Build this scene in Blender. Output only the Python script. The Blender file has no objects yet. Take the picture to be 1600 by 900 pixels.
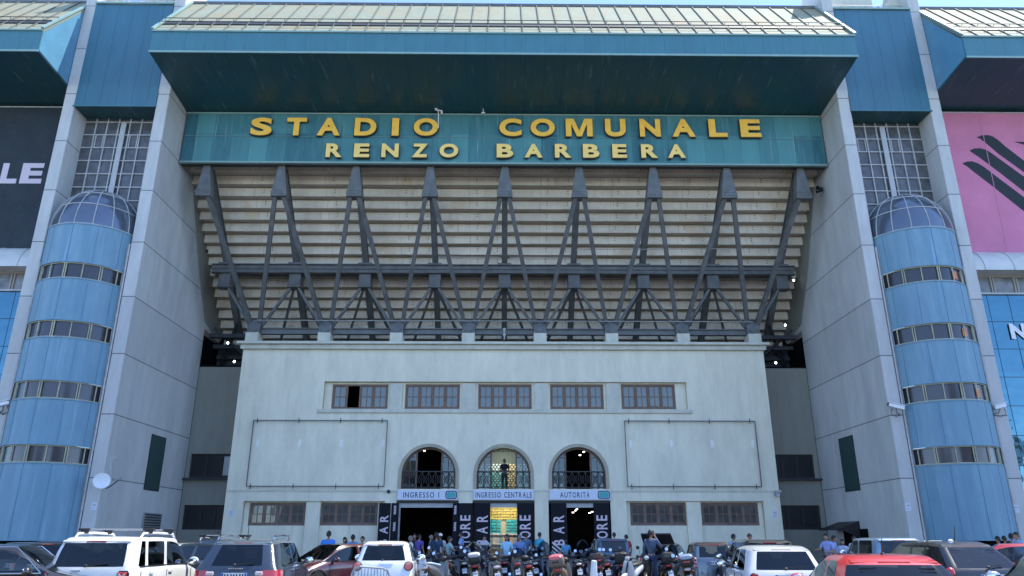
import bpy, bmesh, math, random
from mathutils import Vector, Matrix, Euler
random.seed(7)
sc = bpy.context.scene
col = sc.collection
R = math.radians

# ---------------------------------------------------------------- camera, sky, sun, exposure
CAM_H = 1.55
F_PX = 1155.0
cam_d = bpy.data.cameras.new("camera")
cam = bpy.data.objects.new("camera", cam_d)
col.objects.link(cam)
cam.location = (0, 0, CAM_H)
cam.rotation_euler = (R(90 + 18.88), 0, R(-0.62))
cam_d.sensor_width = 36
cam_d.lens = 36 * F_PX / 1600
cam_d.clip_start = 0.1
cam_d.clip_end = 3000
sc.camera = cam

SUN_EL, SUN_AZ = 63.0, 72.0        # azimuth measured clockwise from +Y (behind the stadium) towards +X
world = bpy.data.worlds.new("World")
sc.world = world
world.use_nodes = True
wn = world.node_tree.nodes
wl = world.node_tree.links
bgn = wn["Background"]
sky = wn.new("ShaderNodeTexSky")
sky.sky_type = 'NISHITA'
sky.sun_disc = False
sky.sun_elevation = R(SUN_EL)
sky.sun_rotation = R(SUN_AZ)
sky.air_density = 0.7
sky.dust_density = 0.15
sky.altitude = 1200
sky.ozone_density = 2.0
wl.new(sky.outputs[0], bgn.inputs[0])
bgn.inputs[1].default_value = 0.15

sun_d = bpy.data.lights.new("sun", 'SUN')
sun = bpy.data.objects.new("sun", sun_d)
col.objects.link(sun)
sun_d.energy = 2.0
sun_d.angle = R(0.53)
sun_d.color = (1.0, 0.95, 0.86)
sdir = Vector((math.sin(R(SUN_AZ)) * math.cos(R(SUN_EL)), math.cos(R(SUN_AZ)) * math.cos(R(SUN_EL)), math.sin(R(SUN_EL))))
sun.rotation_euler = sdir.to_track_quat('Z', 'Y').to_euler()
sun.location = (30, 10, 60)

sc.view_settings.view_transform = 'Standard'
sc.view_settings.look = 'None'
sc.view_settings.gamma = 1
sc.view_settings.use_curve_mapping = False
sc.view_settings.exposure = 2.0
sc.cycles.use_denoising = True
sc.cycles.max_bounces = 8
sc.cycles.transparent_max_bounces = 16

_rot = cam.rotation_euler.to_matrix()
def P(px, py, Y):
    """the place on the vertical plane at distance Y that the photo shows at (px, py)"""
    d = _rot @ Vector(((px - 800) / F_PX, (450 - py) / F_PX, -1))
    t = Y / d.y
    return Vector((d.x * t, Y, CAM_H + d.z * t))
def PX(px, Y): return P(px, 845, Y).x
def PZ(py, Y): return P(787, py, Y).z

# ---------------------------------------------------------------- helpers
def tag(o, label=None, cat=None, group=None, kind=None):
    if label: o["label"] = label
    if cat: o["category"] = cat
    if group: o["group"] = group
    if kind: o["kind"] = kind
    return o
BASE = {}
def thing(name, loc, label, cat, group=None, rz=0.0):
    o = bpy.data.objects.new(name, None)
    o.empty_display_size = 0.3
    col.objects.link(o)
    o.location = loc
    o.rotation_euler = (0, 0, rz)
    tag(o, label, cat, group)
    BASE[o.name] = Vector(loc)
    return o
def base_of(o):
    while o is not None:
        if o.name in BASE: return BASE[o.name]
        o = o.parent
    return Vector((0, 0, 0))

def link_mesh(name, me, mats, parent=None, smooth=False, local=False):
    o = bpy.data.objects.new(name, me)
    col.objects.link(o)
    me.name = name
    if not isinstance(mats, (list, tuple)): mats = [mats]
    me.materials.clear()
    for m in mats: me.materials.append(m)
    if parent is not None:
        if not local:
            b = base_of(parent)
            if b.length: me.transform(Matrix.Translation(-b))
        o.parent = parent
    if smooth:
        for p in me.polygons: p.use_smooth = True
    return o

class MB:
    def __init__(s): s.v = []; s.f = []; s.m = []; s.cur = 0
    def add(s, vs, fs):
        n = len(s.v)
        s.v += [tuple(v) for v in vs]
        for f in fs:
            s.f.append(tuple(n + i for i in f)); s.m.append(s.cur)
        return s
    def box(s, x0, x1, y0, y1, z0, z1):
        vs = [(x0, y0, z0), (x1, y0, z0), (x1, y1, z0), (x0, y1, z0), (x0, y0, z1), (x1, y0, z1), (x1, y1, z1), (x0, y1, z1)]
        return s.add(vs, [(0, 3, 2, 1), (4, 5, 6, 7), (0, 1, 5, 4), (1, 2, 6, 5), (2, 3, 7, 6), (3, 0, 4, 7)])
    def cbox(s, c, d, rot=None):
        vs = []
        for sz in (-.5, .5):
            for sx, sy in ((-.5, -.5), (.5, -.5), (.5, .5), (-.5, .5)):
                p = Vector((sx * d[0], sy * d[1], sz * d[2]))
                if rot is not None: p = rot @ p
                vs.append(p + Vector(c))
        return s.add(vs, [(0, 3, 2, 1), (4, 5, 6, 7), (0, 1, 5, 4), (1, 2, 6, 5), (2, 3, 7, 6), (3, 0, 4, 7)])
    def prism(s, poly, vec):
        n = len(poly); vec = Vector(vec)
        vs = [Vector(p) for p in poly] + [Vector(p) + vec for p in poly]
        fs = [tuple(range(n)), tuple(range(2 * n - 1, n - 1, -1))]
        for i in range(n): j = (i + 1) % n; fs.append((i, n + i, n + j, j))
        return s.add(vs, fs)
    def bar(s, p, q, w, h=None, up=(0, 0, 1)):
        h = h or w
        p = Vector(p); q = Vector(q); d = (q - p).normalized(); up = Vector(up)
        if abs(d.dot(up)) > .99: up = Vector((0, 1, 0))
        a = d.cross(up).normalized(); b = a.cross(d).normalized()
        vs = [e + a * (sx * w / 2) + b * (sy * h / 2) for e in (p, q) for sx, sy in ((-1, -1), (1, -1), (1, 1), (-1, 1))]
        return s.add(vs, [(0, 1, 2, 3), (7, 6, 5, 4), (0, 4, 5, 1), (1, 5, 6, 2), (2, 6, 7, 3), (3, 7, 4, 0)])
    def tube(s, pts, r, n=8, caps=True, closed=False):
        pts = [Vector(p) for p in pts]
        rs = r if isinstance(r, (list, tuple)) else [r] * len(pts)
        m = len(pts); vs = []; prev = None
        for i, p in enumerate(pts):
            if closed: d = (pts[(i + 1) % m] - pts[i - 1]).normalized()
            elif i == 0: d = (pts[1] - p).normalized()
            elif i == m - 1: d = (p - pts[i - 1]).normalized()
            else: d = (pts[i + 1] - pts[i - 1]).normalized()
            if prev is None:
                u = Vector((0, 0, 1)) if abs(d.z) < .9 else Vector((0, 1, 0))
                a = d.cross(u).normalized()
            else:
                a = (prev - d * prev.dot(d)).normalized()
            prev = a; b = d.cross(a)
            for k in range(n):
                t = 2 * math.pi * k / n
                vs.append(p + (a * math.cos(t) + b * math.sin(t)) * rs[i])
        fs = []
        for i in range(m if closed else m - 1):
            i2 = (i + 1) % m
            for k in range(n):
                k2 = (k + 1) % n
                fs.append((i * n + k, i * n + k2, i2 * n + k2, i2 * n + k))
        if caps and not closed:
            fs.append(tuple(range(n - 1, -1, -1))); fs.append(tuple((m - 1) * n + k for k in range(n)))
        return s.add(vs, fs)
    def lathe(s, prof, c, axis='z', n=20, a0=0, a1=2 * math.pi):
        full = abs(a1 - a0 - 2 * math.pi) < 1e-6
        m = n if full else n + 1
        vs = []
        for (r, h) in prof:
            for k in range(m):
                t = a0 + (a1 - a0) * k / n
                x, y = r * math.cos(t), r * math.sin(t)
                v = (x, y, h) if axis == 'z' else ((h, x, y) if axis == 'x' else (x, h, y))
                vs.append(Vector(v) + Vector(c))
        fs = []
        for i in range(len(prof) - 1):
            for k in range(n if full else n):
                k2 = (k + 1) % m if full else k + 1
                fs.append((i * m + k, i * m + k2, (i + 1) * m + k2, (i + 1) * m + k))
        return s.add(vs, fs)
    def ell(s, c, r, n=12, m=8, rot=None):
        vs = []
        for i in range(m + 1):
            ph = math.pi * i / m - math.pi / 2
            for k in range(n):
                t = 2 * math.pi * k / n
                p = Vector((math.cos(ph) * math.cos(t) * r[0], math.cos(ph) * math.sin(t) * r[1], math.sin(ph) * r[2]))
                if rot is not None: p = rot @ p
                vs.append(p + Vector(c))
        fs = [(i * n + k, i * n + (k + 1) % n, (i + 1) * n + (k + 1) % n, (i + 1) * n + k) for i in range(m) for k in range(n)]
        return s.add(vs, fs)
    def split(s, name, mats, parent=None, **k):
        """every separate piece becomes an object of its own"""
        root = list(range(len(s.v)))
        def find(i):
            while root[i] != i: root[i] = root[root[i]]; i = root[i]
            return i
        for f in s.f:
            for j in f[1:]: root[find(j)] = find(f[0])
        g = {}
        for f, m in zip(s.f, s.m): g.setdefault(find(f[0]), []).append((f, m))
        out = []
        for fl in g.values():
            q = MB(); idx = {}
            for f, m in fl:
                ff = []
                for v in f:
                    if v not in idx: idx[v] = len(q.v); q.v.append(s.v[v])
                    ff.append(idx[v])
                q.f.append(tuple(ff)); q.m.append(m)
            out.append(q.build(name, mats, parent, **k))
        return out
    def build(s, name, mats, parent=None, smooth=False, bevel=0, local=False, seg=1):
        me = bpy.data.meshes.new(name)
        me.from_pydata(s.v, [], s.f)
        for i, p in enumerate(me.polygons): p.material_index = s.m[i]
        bm = bmesh.new(); bm.from_mesh(me)
        bmesh.ops.remove_doubles(bm, verts=bm.verts, dist=1e-5)
        bmesh.ops.recalc_face_normals(bm, faces=bm.faces)
        if bevel:
            bmesh.ops.bevel(bm, geom=[e for e in bm.edges if len(e.link_faces) == 2 and e.calc_face_angle(0) > .5], offset=bevel, segments=seg, affect='EDGES', clamp_overlap=True)
        bm.to_mesh(me); bm.free()
        o = link_mesh(name, me, mats, parent, smooth, local)
        if smooth:
            try: me.set_sharp_from_angle(angle=R(42))
            except Exception: pass
        return o

def curve_mesh(splines, thick, offset=0.0):
    """flat outline with holes -> solid slab; outline x,z ; thickness along y (front face at y=0)"""
    cu = bpy.data.curves.new("outline", 'CURVE')
    cu.dimensions = '2D'; cu.fill_mode = 'BOTH'; cu.extrude = thick / 2; cu.offset = offset
    for pts in splines:
        sp = cu.splines.new('POLY'); sp.points.add(len(pts) - 1)
        for i, p in enumerate(pts): sp.points[i].co = (p[0], p[1], 0, 1)
        sp.use_cyclic_u = True
    o = bpy.data.objects.new("tmp", cu); col.objects.link(o)
    dg = bpy.context.evaluated_depsgraph_get()
    me = bpy.data.meshes.new_from_object(o.evaluated_get(dg))
    bpy.data.objects.remove(o); bpy.data.curves.remove(cu)
    return me
def slab(name, splines, y0, thick, mats, parent=None):
    me = curve_mesh(splines, thick)
    for v in me.vertices:
        x, z, w = v.co
        v.co = (x, y0 + thick / 2 + w, z)
    bm = bmesh.new(); bm.from_mesh(me)
    bmesh.ops.remove_doubles(bm, verts=bm.verts, dist=1e-5)
    bmesh.ops.recalc_face_normals(bm, faces=bm.faces)
    bm.to_mesh(me); bm.free()
    return link_mesh(name, me, mats, parent)
def rect(x0, x1, z0, z1): return [(x0, z0), (x1, z0), (x1, z1), (x0, z1)]

_glyph = {}
def glyph(ch, bold, thick=1.0):
    """letter outline mesh scaled to the unit box 0..1 x 0..1, thickness 0..1 in y"""
    key = (ch, bold)
    if ch == 'M' and key not in _glyph:
        me = curve_mesh([[(0, 0), (.21, 0), (.21, .70), (.41, 0), (.59, 0), (.79, .70), (.79, 0), (1, 0), (1, 1), (.70, 1), (.5, .30), (.30, 1), (0, 1)]], 1.0)
        _glyph[key] = ([(v.co.x, .5 - v.co.z, v.co.y) for v in me.vertices], [tuple(p.vertices) for p in me.polygons], 1.1)
        bpy.data.meshes.remove(me)
    if key not in _glyph:
        cu = bpy.data.curves.new("txt", 'FONT')
        cu.body = ch; cu.size = 1; cu.extrude = 0.5; cu.offset = bold; cu.resolution_u = 6
        o = bpy.data.objects.new("tmp", cu); col.objects.link(o)
        dg = bpy.context.evaluated_depsgraph_get()
        me = bpy.data.meshes.new_from_object(o.evaluated_get(dg))
        bpy.data.objects.remove(o); bpy.data.curves.remove(cu)
        xs = [v.co.x for v in me.vertices]; ys = [v.co.y for v in me.vertices]
        x0, x1, y0, y1 = min(xs), max(xs), min(ys), max(ys)
        vs = [((v.co.x - x0) / (x1 - x0), .5 - v.co.z, (v.co.y - y0) / (y1 - y0)) for v in me.vertices]
        _glyph[key] = (vs, [tuple(p.vertices) for p in me.polygons], (x1 - x0) / (y1 - y0))
        bpy.data.meshes.remove(me)
    return _glyph[key]
def put_letter(mb, ch, x0, x1, z0, z1, yf, th, bold=0.02, turn=False):
    vs, fs, asp = glyph(ch, bold)
    out = []
    for (u, w, h) in vs:
        if turn: a, b = 1 - h, u          # reads bottom to top
        else: a, b = u, h
        out.append((x0 + (x1 - x0) * a, yf + th * w, z0 + (z1 - z0) * b))
    mb.add(out, fs)
def text_line(mb, s, x0, x1, z0, z1, yf, th, bold=0.0, gap=.28):
    """a word laid between x0 and x1"""
    ws = [(.45 if c == ' ' else max(.12, glyph(c, bold)[2])) for c in s]
    tot = sum(ws) + gap * (len(s) - 1)
    k = (x1 - x0) / tot; x = x0
    for c, w in zip(s, ws):
        if c != ' ':
            top = z1 + (z1 - z0) * .28 if c == '\u00c0' else z1
            put_letter(mb, c, x, x + w * k, z0, top, yf, th, bold)
        x += (w + gap) * k

# ---------------------------------------------------------------- materials
def nmat(name):
    m = bpy.data.materials.new(name); m.use_nodes = True
    nt = m.node_tree; b = nt.nodes["Principled BSDF"]
    return m, nt, b
def setp(b, **k):
    for a, v in k.items():
        b.inputs[a].default_value = v
def simple(name, c, rough=.6, metal=0.0, coat=0.0, spec=None, var=0.0, vscale=3.0, bump=0.0):
    m, nt, b = nmat(name)
    c4 = (c[0], c[1], c[2], 1)
    setp(b, **{"Base Color": c4, "Roughness": rough, "Metallic": metal, "Coat Weight": coat})
    if spec is not None: b.inputs["Specular IOR Level"].default_value = spec
    if coat: b.inputs["Coat Roughness"].default_value = 0.04
    if var or bump:
        tc = nt.nodes.new("ShaderNodeTexCoord")
        ns = nt.nodes.new("ShaderNodeTexNoise"); ns.inputs["Scale"].default_value = vscale; ns.inputs["Detail"].default_value = 6
        nt.links.new(tc.outputs["Object"], ns.inputs["Vector"])
        if var:
            mr = nt.nodes.new("ShaderNodeMapRange")
            mr.inputs[1].default_value = .3; mr.inputs[2].default_value = .7
            mr.inputs[3].default_value = 1 - var; mr.inputs[4].default_value = 1 + var
            nt.links.new(ns.outputs["Fac"], mr.inputs[0])
            mx = nt.nodes.new("ShaderNodeVectorMath"); mx.operation = 'SCALE'
            mx.inputs[0].default_value = c[:3]
            nt.links.new(mr.outputs[0], mx.inputs["Scale"])
            nt.links.new(mx.outputs[0], b.inputs["Base Color"])
        if bump:
            bp = nt.nodes.new("ShaderNodeBump"); bp.inputs["Strength"].default_value = min(bump, .6); bp.inputs["Distance"].default_value = .02 if bump < .9 else .5
            nt.links.new(ns.outputs["Fac"], bp.inputs["Height"]); nt.links.new(bp.outputs[0], b.inputs["Normal"])
    return m
def N(nt, t, **k):
    n = nt.nodes.new(t)
    for a, v in k.items():
        if a in ("operation", "blend_type", "data_type", "interpolation_type", "noise_dimensions", "feature", "distance", "invert"): setattr(n, a, v)
        else: n.inputs[int(a[1:]) if a[0] == 'i' and a[1:].isdigit() else a].default_value = v
    return n
def weathered(name, c, stain, amt=.5, sx=1.2, sz=.12, rough=.8, seams=None, seam_dark=.55, panels=None, patches=None, bump=.15, joints=None, metal=0.0, streak=None, grime=.35, along='z'):
    """painted or raw surface with large blotches, vertical runs, optional seams, panels and joints, all in the surface itself"""
    m, nt, b = nmat(name); L = nt.links.new
    tc = nt.nodes.new("ShaderNodeTexCoord")
    sep = nt.nodes.new("ShaderNodeSeparateXYZ"); L(tc.outputs["Object"], sep.inputs[0])
    def mathn(op, a, bb=None, c3=None):
        n = nt.nodes.new("ShaderNodeMath"); n.operation = op
        for i, q in enumerate((a, bb, c3)):
            if q is None: continue
            if isinstance(q, (int, float)): n.inputs[i].default_value = q
            else: L(q, n.inputs[i])
        return n.outputs[0]
    def noise(scale, vec, detail=5, rgh=.6):
        n = nt.nodes.new("ShaderNodeTexNoise"); n.inputs["Scale"].default_value = scale; n.inputs["Detail"].default_value = detail; n.inputs["Roughness"].default_value = rgh
        L(vec, n.inputs["Vector"]); return n.outputs["Fac"]
    def ramp(f, a, bb):
        n = nt.nodes.new("ShaderNodeMapRange"); n.inputs[1].default_value = a; n.inputs[2].default_value = bb
        n.clamp = True; L(f, n.inputs[0]); return n.outputs[0]
    mp = nt.nodes.new("ShaderNodeMapping"); mp.inputs["Scale"].default_value = (sx, sx, sz); L(tc.outputs["Object"], mp.inputs[0])
    runs = noise(1.6, mp.outputs[0], 8, .68)
    blot = noise(.35, tc.outputs["Object"], 6, .6)
    f = mathn('MULTIPLY', ramp(runs, .42, .72), amt)
    f = mathn('ADD', f, mathn('MULTIPLY', ramp(blot, .45, .7), grime * amt))
    def mix(fac, ca, cb, mode='MIX'):
        n = nt.nodes.new("ShaderNodeMix"); n.data_type = 'RGBA'; n.blend_type = mode
        if isinstance(fac, (int, float)): n.inputs[0].default_value = fac
        else: L(fac, n.inputs[0])
        for i, q in ((6, ca), (7, cb)):
            if isinstance(q, tuple): n.inputs[i].default_value = (q[0], q[1], q[2], 1)
            else: L(q, n.inputs[i])
        return n.outputs[2]
    base = c
    if panels:
        pw, c2, ph = panels
        comb = nt.nodes.new("ShaderNodeCombineXYZ")
        if pw < 100: L(mathn('FLOOR', mathn('DIVIDE', sep.outputs[0], pw)), comb.inputs[0])
        L(mathn('FLOOR', mathn('DIVIDE', mathn('SUBTRACT', sep.outputs[2], joints[1] if joints else 0), ph)), comb.inputs[1])
        wn_ = nt.nodes.new("ShaderNodeTexWhiteNoise"); wn_.noise_dimensions = '2D'; L(comb.outputs[0], wn_.inputs[0])
        base = mix(wn_.outputs[0], c, c2)
    colr = mix(f, base, stain)
    if streak:
        mp2 = nt.nodes.new("ShaderNodeMapping"); mp2.inputs["Scale"].default_value = (6, 6, .18) if along == 'z' else (7, .28, 7); L(tc.outputs["Object"], mp2.inputs[0])
        st = noise(1.0, mp2.outputs[0], 4, .6)
        colr = mix(mathn('MULTIPLY', ramp(st, .60, .72), streak[1]), colr, streak[0])
    mp3 = nt.nodes.new("ShaderNodeMapping"); mp3.inputs["Scale"].default_value = (1.6, 1.6, .55); L(tc.outputs["Object"], mp3.inputs[0])
    gr_ = noise(1.0, mp3.outputs[0], 10, .75)
    mr_ = nt.nodes.new("ShaderNodeMapRange"); mr_.inputs[1].default_value = .3; mr_.inputs[2].default_value = .7; mr_.inputs[3].default_value = .88; mr_.inputs[4].default_value = 1.07; L(gr_, mr_.inputs[0])
    vm_ = nt.nodes.new("ShaderNodeVectorMath"); vm_.operation = 'SCALE'; L(colr, vm_.inputs[0]); L(mr_.outputs[0], vm_.inputs["Scale"]); colr = vm_.outputs[0]
    if patches:
        pn = noise(patches[1], tc.outputs["Object"], 3, .5)
        colr = mix(ramp(pn, .62, .66), colr, patches[0])
    if seams:
        ax, w, t = seams
        fr = mathn('FRACT', mathn('DIVIDE', sep.outputs[ax], w))
        ln = mathn('LESS_THAN', fr, t / w)
        colr = mix(mathn('MULTIPLY', ln, seam_dark), colr, tuple(x * .2 for x in c))
    if joints:
        h, off, t = joints
        fr = mathn('FRACT', mathn('DIVIDE', mathn('SUBTRACT', sep.outputs[2], off), h))
        ln = mathn('LESS_THAN', fr, t / h)
        colr = mix(mathn('MULTIPLY', ln, .75), colr, (.05, .055, .06))
    L(colr, b.inputs["Base Color"])
    setp(b, Roughness=rough, Metallic=metal)
    if bump:
        bp = nt.nodes.new("ShaderNodeBump"); bp.inputs["Strength"].default_value = bump; bp.inputs["Distance"].default_value = .03
        L(noise(5, tc.outputs["Object"], 8, .7), bp.inputs["Height"]); L(bp.outputs[0], b.inputs["Normal"])
    return m

def mirror_glass(name, tint, refl=.5, rough=.02, wob=.0):
    """coated window glass: dark body with a strong mirror coat"""
    m, nt, b = nmat(name)
    setp(b, **{"Base Color": (tint[0], tint[1], tint[2], 1), "Roughness": rough, "Metallic": refl})
    if wob:
        tc = nt.nodes.new("ShaderNodeTexCoord"); ns = nt.nodes.new("ShaderNodeTexNoise"); ns.inputs["Scale"].default_value = .8
        nt.links.new(tc.outputs["Object"], ns.inputs["Vector"])
        bp = nt.nodes.new("ShaderNodeBump"); bp.inputs["Strength"].default_value = wob; bp.inputs["Distance"].default_value = .1
        nt.links.new(ns.outputs["Fac"], bp.inputs["Height"]); nt.links.new(bp.outputs[0], b.inputs["Normal"])
    return m
def clear_glass(name, tint, alpha_tint):
    """thin pane one can see through, with mirror reflections growing at grazing angles"""
    m, nt, b = nmat(name); L = nt.links.new
    out = nt.nodes["Material Output"]
    tr = nt.nodes.new("ShaderNodeBsdfTransparent"); tr.inputs[0].default_value = (alpha_tint[0], alpha_tint[1], alpha_tint[2], 1)
    gl = nt.nodes.new("ShaderNodeBsdfGlossy"); gl.inputs[0].default_value = (tint[0], tint[1], tint[2], 1); gl.inputs["Roughness"].default_value = .02
    fr = nt.nodes.new("ShaderNodeFresnel"); fr.inputs[0].default_value = 1.45
    mr = nt.nodes.new("ShaderNodeMapRange"); mr.inputs[3].default_value = .02; mr.inputs[4].default_value = 1.0
    L(fr.outputs[0], mr.inputs[0])
    mx = nt.nodes.new("ShaderNodeMixShader"); L(mr.outputs[0], mx.inputs[0]); L(tr.outputs[0], mx.inputs[1]); L(gl.outputs[0], mx.inputs[2])
    L(mx.outputs[0], out.inputs[0])
    return m
def emit(name, c, s):
    m, nt, b = nmat(name)
    setp(b, **{"Base Color": (c[0], c[1], c[2], 1), "Emission Color": (c[0], c[1], c[2], 1), "Emission Strength": s})
    return m

M = {}
M['concrete'] = weathered('pier_concrete', (.58, .58, .565), (.42, .425, .42), amt=.75, sx=.5, sz=.07, rough=.85, panels=(200, (.50, .505, .50), 2.95), joints=(2.95, 10.2 - 2.95 * 4, .05), streak=((.62, .64, .65), .4), bump=.2)
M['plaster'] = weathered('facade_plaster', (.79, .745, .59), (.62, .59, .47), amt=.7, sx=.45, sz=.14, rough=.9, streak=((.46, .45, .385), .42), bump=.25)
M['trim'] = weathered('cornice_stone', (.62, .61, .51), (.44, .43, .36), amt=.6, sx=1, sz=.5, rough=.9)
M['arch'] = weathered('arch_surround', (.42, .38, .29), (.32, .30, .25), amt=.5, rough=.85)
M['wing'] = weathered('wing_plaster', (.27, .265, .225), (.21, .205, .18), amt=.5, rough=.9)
M['terrace'] = weathered('terrace_concrete', (.86, .77, .635), (.64, .565, .46), amt=.75, sx=.5, sz=.5, rough=.9, seams=(0, 2.145, .02), streak=((.42, .36, .28), .4), patches=((.72, .60, .44), .5), bump=.3, grime=.6)
M['white_patch'] = weathered('repaired_concrete', (.88, .88, .88), (.74, .72, .70), amt=.5)
M['tread'] = weathered('terrace_underside', (.56, .50, .41), (.38, .34, .28), amt=.6, sx=.6, sz=.6, rough=.95, bump=.3)  # darker copy of the terrace concrete; underside shade put into the colour
M['steel'] = simple('truss_steel', (.118, .123, .122), rough=.5, metal=.0, var=.25, vscale=2)
M['steel2'] = simple('steel_dark', (.03, .034, .04), rough=.6, var=.2)
M['copper_roof'] = weathered('roof_sheet', (.25, .285, .215), (.30, .245, .15), amt=.7, sx=.8, sz=.3, rough=.8, streak=((.36, .35, .25), .5), grime=.9)
M['copper_edge'] = weathered('roof_edge_sheet', (.22, .36, .34), (.30, .38, .34), amt=.5, rough=.5)
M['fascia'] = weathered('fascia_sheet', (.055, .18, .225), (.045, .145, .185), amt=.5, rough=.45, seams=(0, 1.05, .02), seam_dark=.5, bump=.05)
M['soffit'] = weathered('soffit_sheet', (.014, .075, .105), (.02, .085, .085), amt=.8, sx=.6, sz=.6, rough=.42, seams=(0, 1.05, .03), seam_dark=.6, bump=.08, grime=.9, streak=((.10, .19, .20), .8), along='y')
M['blue_box'] = weathered('blue_sheet', (.042, .14, .205), (.052, .165, .235), amt=.6, rough=.45, seams=(0, .86, .022), seam_dark=.7, bump=.05)
M['sign_teal'] = weathered('sign_sheet', (.022, .115, .155), (.075, .25, .25), amt=.7, sx=1.6, sz=.2, rough=.5, seams=(0, 1.05, .02), panels=(1.05, (.085, .27, .29), 1.85), streak=((.30, .48, .48), .55), bump=.08)
M['tower_blue'] = weathered('tower_blue_sheet', (.14, .275, .375), (.21, .35, .44), amt=.9, sx=1.4, sz=.12, rough=.6, streak=((.30, .50, .66), .5), bump=.06)
M['cream'] = simple('cream_frame', (.42, .40, .28), rough=.6, var=.2)
M['grille'] = simple('grey_frame', (.42, .43, .43), rough=.6, var=.15)
M['dark'] = simple('dark_interior', (.006, .006, .007), rough=.95, spec=.05)  # near-black, so the darkness of unlit recesses sits in the colour
M['dark2'] = simple('dim_interior', (.010, .009, .009), rough=.95, var=.4, spec=.05)  # also near-black: dimness of the rooms put into the colour
M['wood'] = simple('brown_window_wood', (.17, .10, .065), rough=.55, var=.25, vscale=6)
M['wood_dk'] = simple('dark_window_wood', (.17, .11, .08), rough=.6, var=.25)
M['win_sky'] = mirror_glass('window_glass_sky', (.13, .135, .125), .5, .03, .1)
M['win_dk'] = mirror_glass('window_glass_dark', (.07, .075, .08), .4, .06, .1)
M['tower_glass'] = mirror_glass('tower_glass', (.055, .055, .065), .3, .15)
M['dome_glass'] = mirror_glass('dome_glass', (.15, .18, .23), .5, .18)
M['curtain'] = mirror_glass('blue_mirror_glass', (.07, .17, .23), .85, .02, .2)
M['arch_glass'] = clear_glass('balcony_glass', (.8, .9, 1), (.45, .5, .5))
M['win_cur'] = mirror_glass('window_glass_curtain', (.17, .165, .15), .25, .12)  # lighter panes: glimpses of light put into the glass colour
M['win_cur2'] = mirror_glass('window_glass_green', (.075, .09, .07), .3, .1)
M['iron'] = simple('wrought_iron', (.03, .03, .032), rough=.5)
M['white'] = simple('white_paint', (.74, .75, .77), rough=.5, var=.06)
M['shutter'] = simple('roller_shutter_box', (.42, .43, .44), rough=.5, var=.08)
M['navy'] = simple('navy_panel', (.005, .007, .014), rough=.5, spec=.15)
M['pinkish'] = simple('pale_pink_letter', (.62, .52, .58), rough=.6)
M['banner_dk'] = simple('dark_banner_cloth', (.018, .028, .038), rough=.75, var=.2, vscale=.7, bump=1.0)
M['banner_pk'] = simple('pink_banner_cloth', (.60, .20, .33), rough=.75, var=.10, vscale=.5, bump=1.0)
M['banner_blk'] = simple('banner_black_print', (.022, .030, .038), rough=.8)
M['yellow'] = simple('yellow_letter', (1.0, .56, .075), rough=.5, var=.08)
M['yellow2'] = simple('pale_yellow_letter', (.95, .66, .20), rough=.5, var=.08)
M['black'] = simple('black_paint', (.012, .012, .014), rough=.5)
M['ink'] = simple('dark_ink', (.03, .05, .09), rough=.6)
M['teal'] = simple('teal_patch', (.05, .36, .38), rough=.5)
M['lilac'] = simple('sign_board_white', (.62, .66, .78), rough=.5)
M['asphalt'] = weathered('asphalt', (.10, .098, .092), (.14, .135, .125), amt=.6, sx=.3, sz=.3, rough=.93, bump=.5)
M['pave'] = weathered('paving', (.16, .155, .145), (.10, .10, .10), amt=.5, rough=.9)
M['line'] = simple('road_paint', (.68, .68, .66), rough=.7, var=.15, vscale=8)
M['eave'] = simple('white_eave', (.60, .60, .58), rough=.4, var=.12, vscale=1.2)
M['green'] = simple('green_shutter', (.018, .055, .052), rough=.5)
M['grey_metal'] = simple('grey_metal', (.32, .33, .34), rough=.4, metal=.4)
M['lamp'] = emit('lit_lamp', (1, .93, .82), 2.5)
M['lamp_blue'] = emit('lit_spot', (.85, .93, 1), 5)
# ---------------------------------------------------------------- ground
g = MB(); g.box(-400, 400, -300, 500, -.5, 0)
tag(g.build('ground', M['asphalt']), kind='structure')
g = MB(); g.box(-24, 24, 34.2, 44.4, -.02, .12)
tag(g.build('pavement', M['pave'], bevel=.02), kind='structure')
g = MB()
for i in range(-9, 10): g.box(i * 2.6 - .06, i * 2.6 + .06, 15, 20, 0, .004)
g.box(-24, 24, 19.94, 20.06, .0, .005)
tag(g.build('parking_lines', M['line']), kind='structure')

YF = 42.5                  # front plane of the entrance building
XP = 18.6                  # inner face of the inner piers
PW = .64                   # pier width
XO = 23.7                  # inner face of the outer piers
YP = 35.5                  # front edge of the piers
YR = 32.7                  # canopy front edge

# ---------------------------------------------------------------- entrance building
EB = thing('entrance_building', (0, YF, 0), 'pale grey-green plaster entrance building with three arched balconies under the stand', 'building')
HW = 15.35
ztop = PZ(547, YF)
def rp(x0, x1, y0, y1, Y=YF):          # photo rectangle -> x0,x1,z0,z1 on plane Y
    a = P(x0, y1, Y); b = P(x1, y0, Y)
    am = P(x0, (y0 + y1) / 2, Y); bm_ = P(x1, (y0 + y1) / 2, Y)
    return am.x, bm_.x, a.z, b.z
up_rec = rp(505, 1074, 597, 641)
low_l = rp(377, 600, 783, 846); low_r = rp(980, 1196, 783, 846)
low_l = (low_l[0], low_l[1], 0.02, low_l[3]); low_r = (low_r[0], low_r[1], .02, low_r[3])
arch_px = (670, 787, 904)
arch_c = [P(a, 730, YF).x for a in arch_px]
AR = 1.56                                # opening radius
z_arch_base = PZ(764, YF); z_arch_top = PZ(697, YF)
z_spring = z_arch_top - AR
z_door_top = PZ(782, YF)
def arch_pts(cx, r, zs, z0, n=20):
    return [(cx - r, z0), (cx + r, z0)] + [(cx + r * math.cos(math.pi * k / n), zs + r * math.sin(math.pi * k / n)) for k in range(n + 1)]
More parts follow.
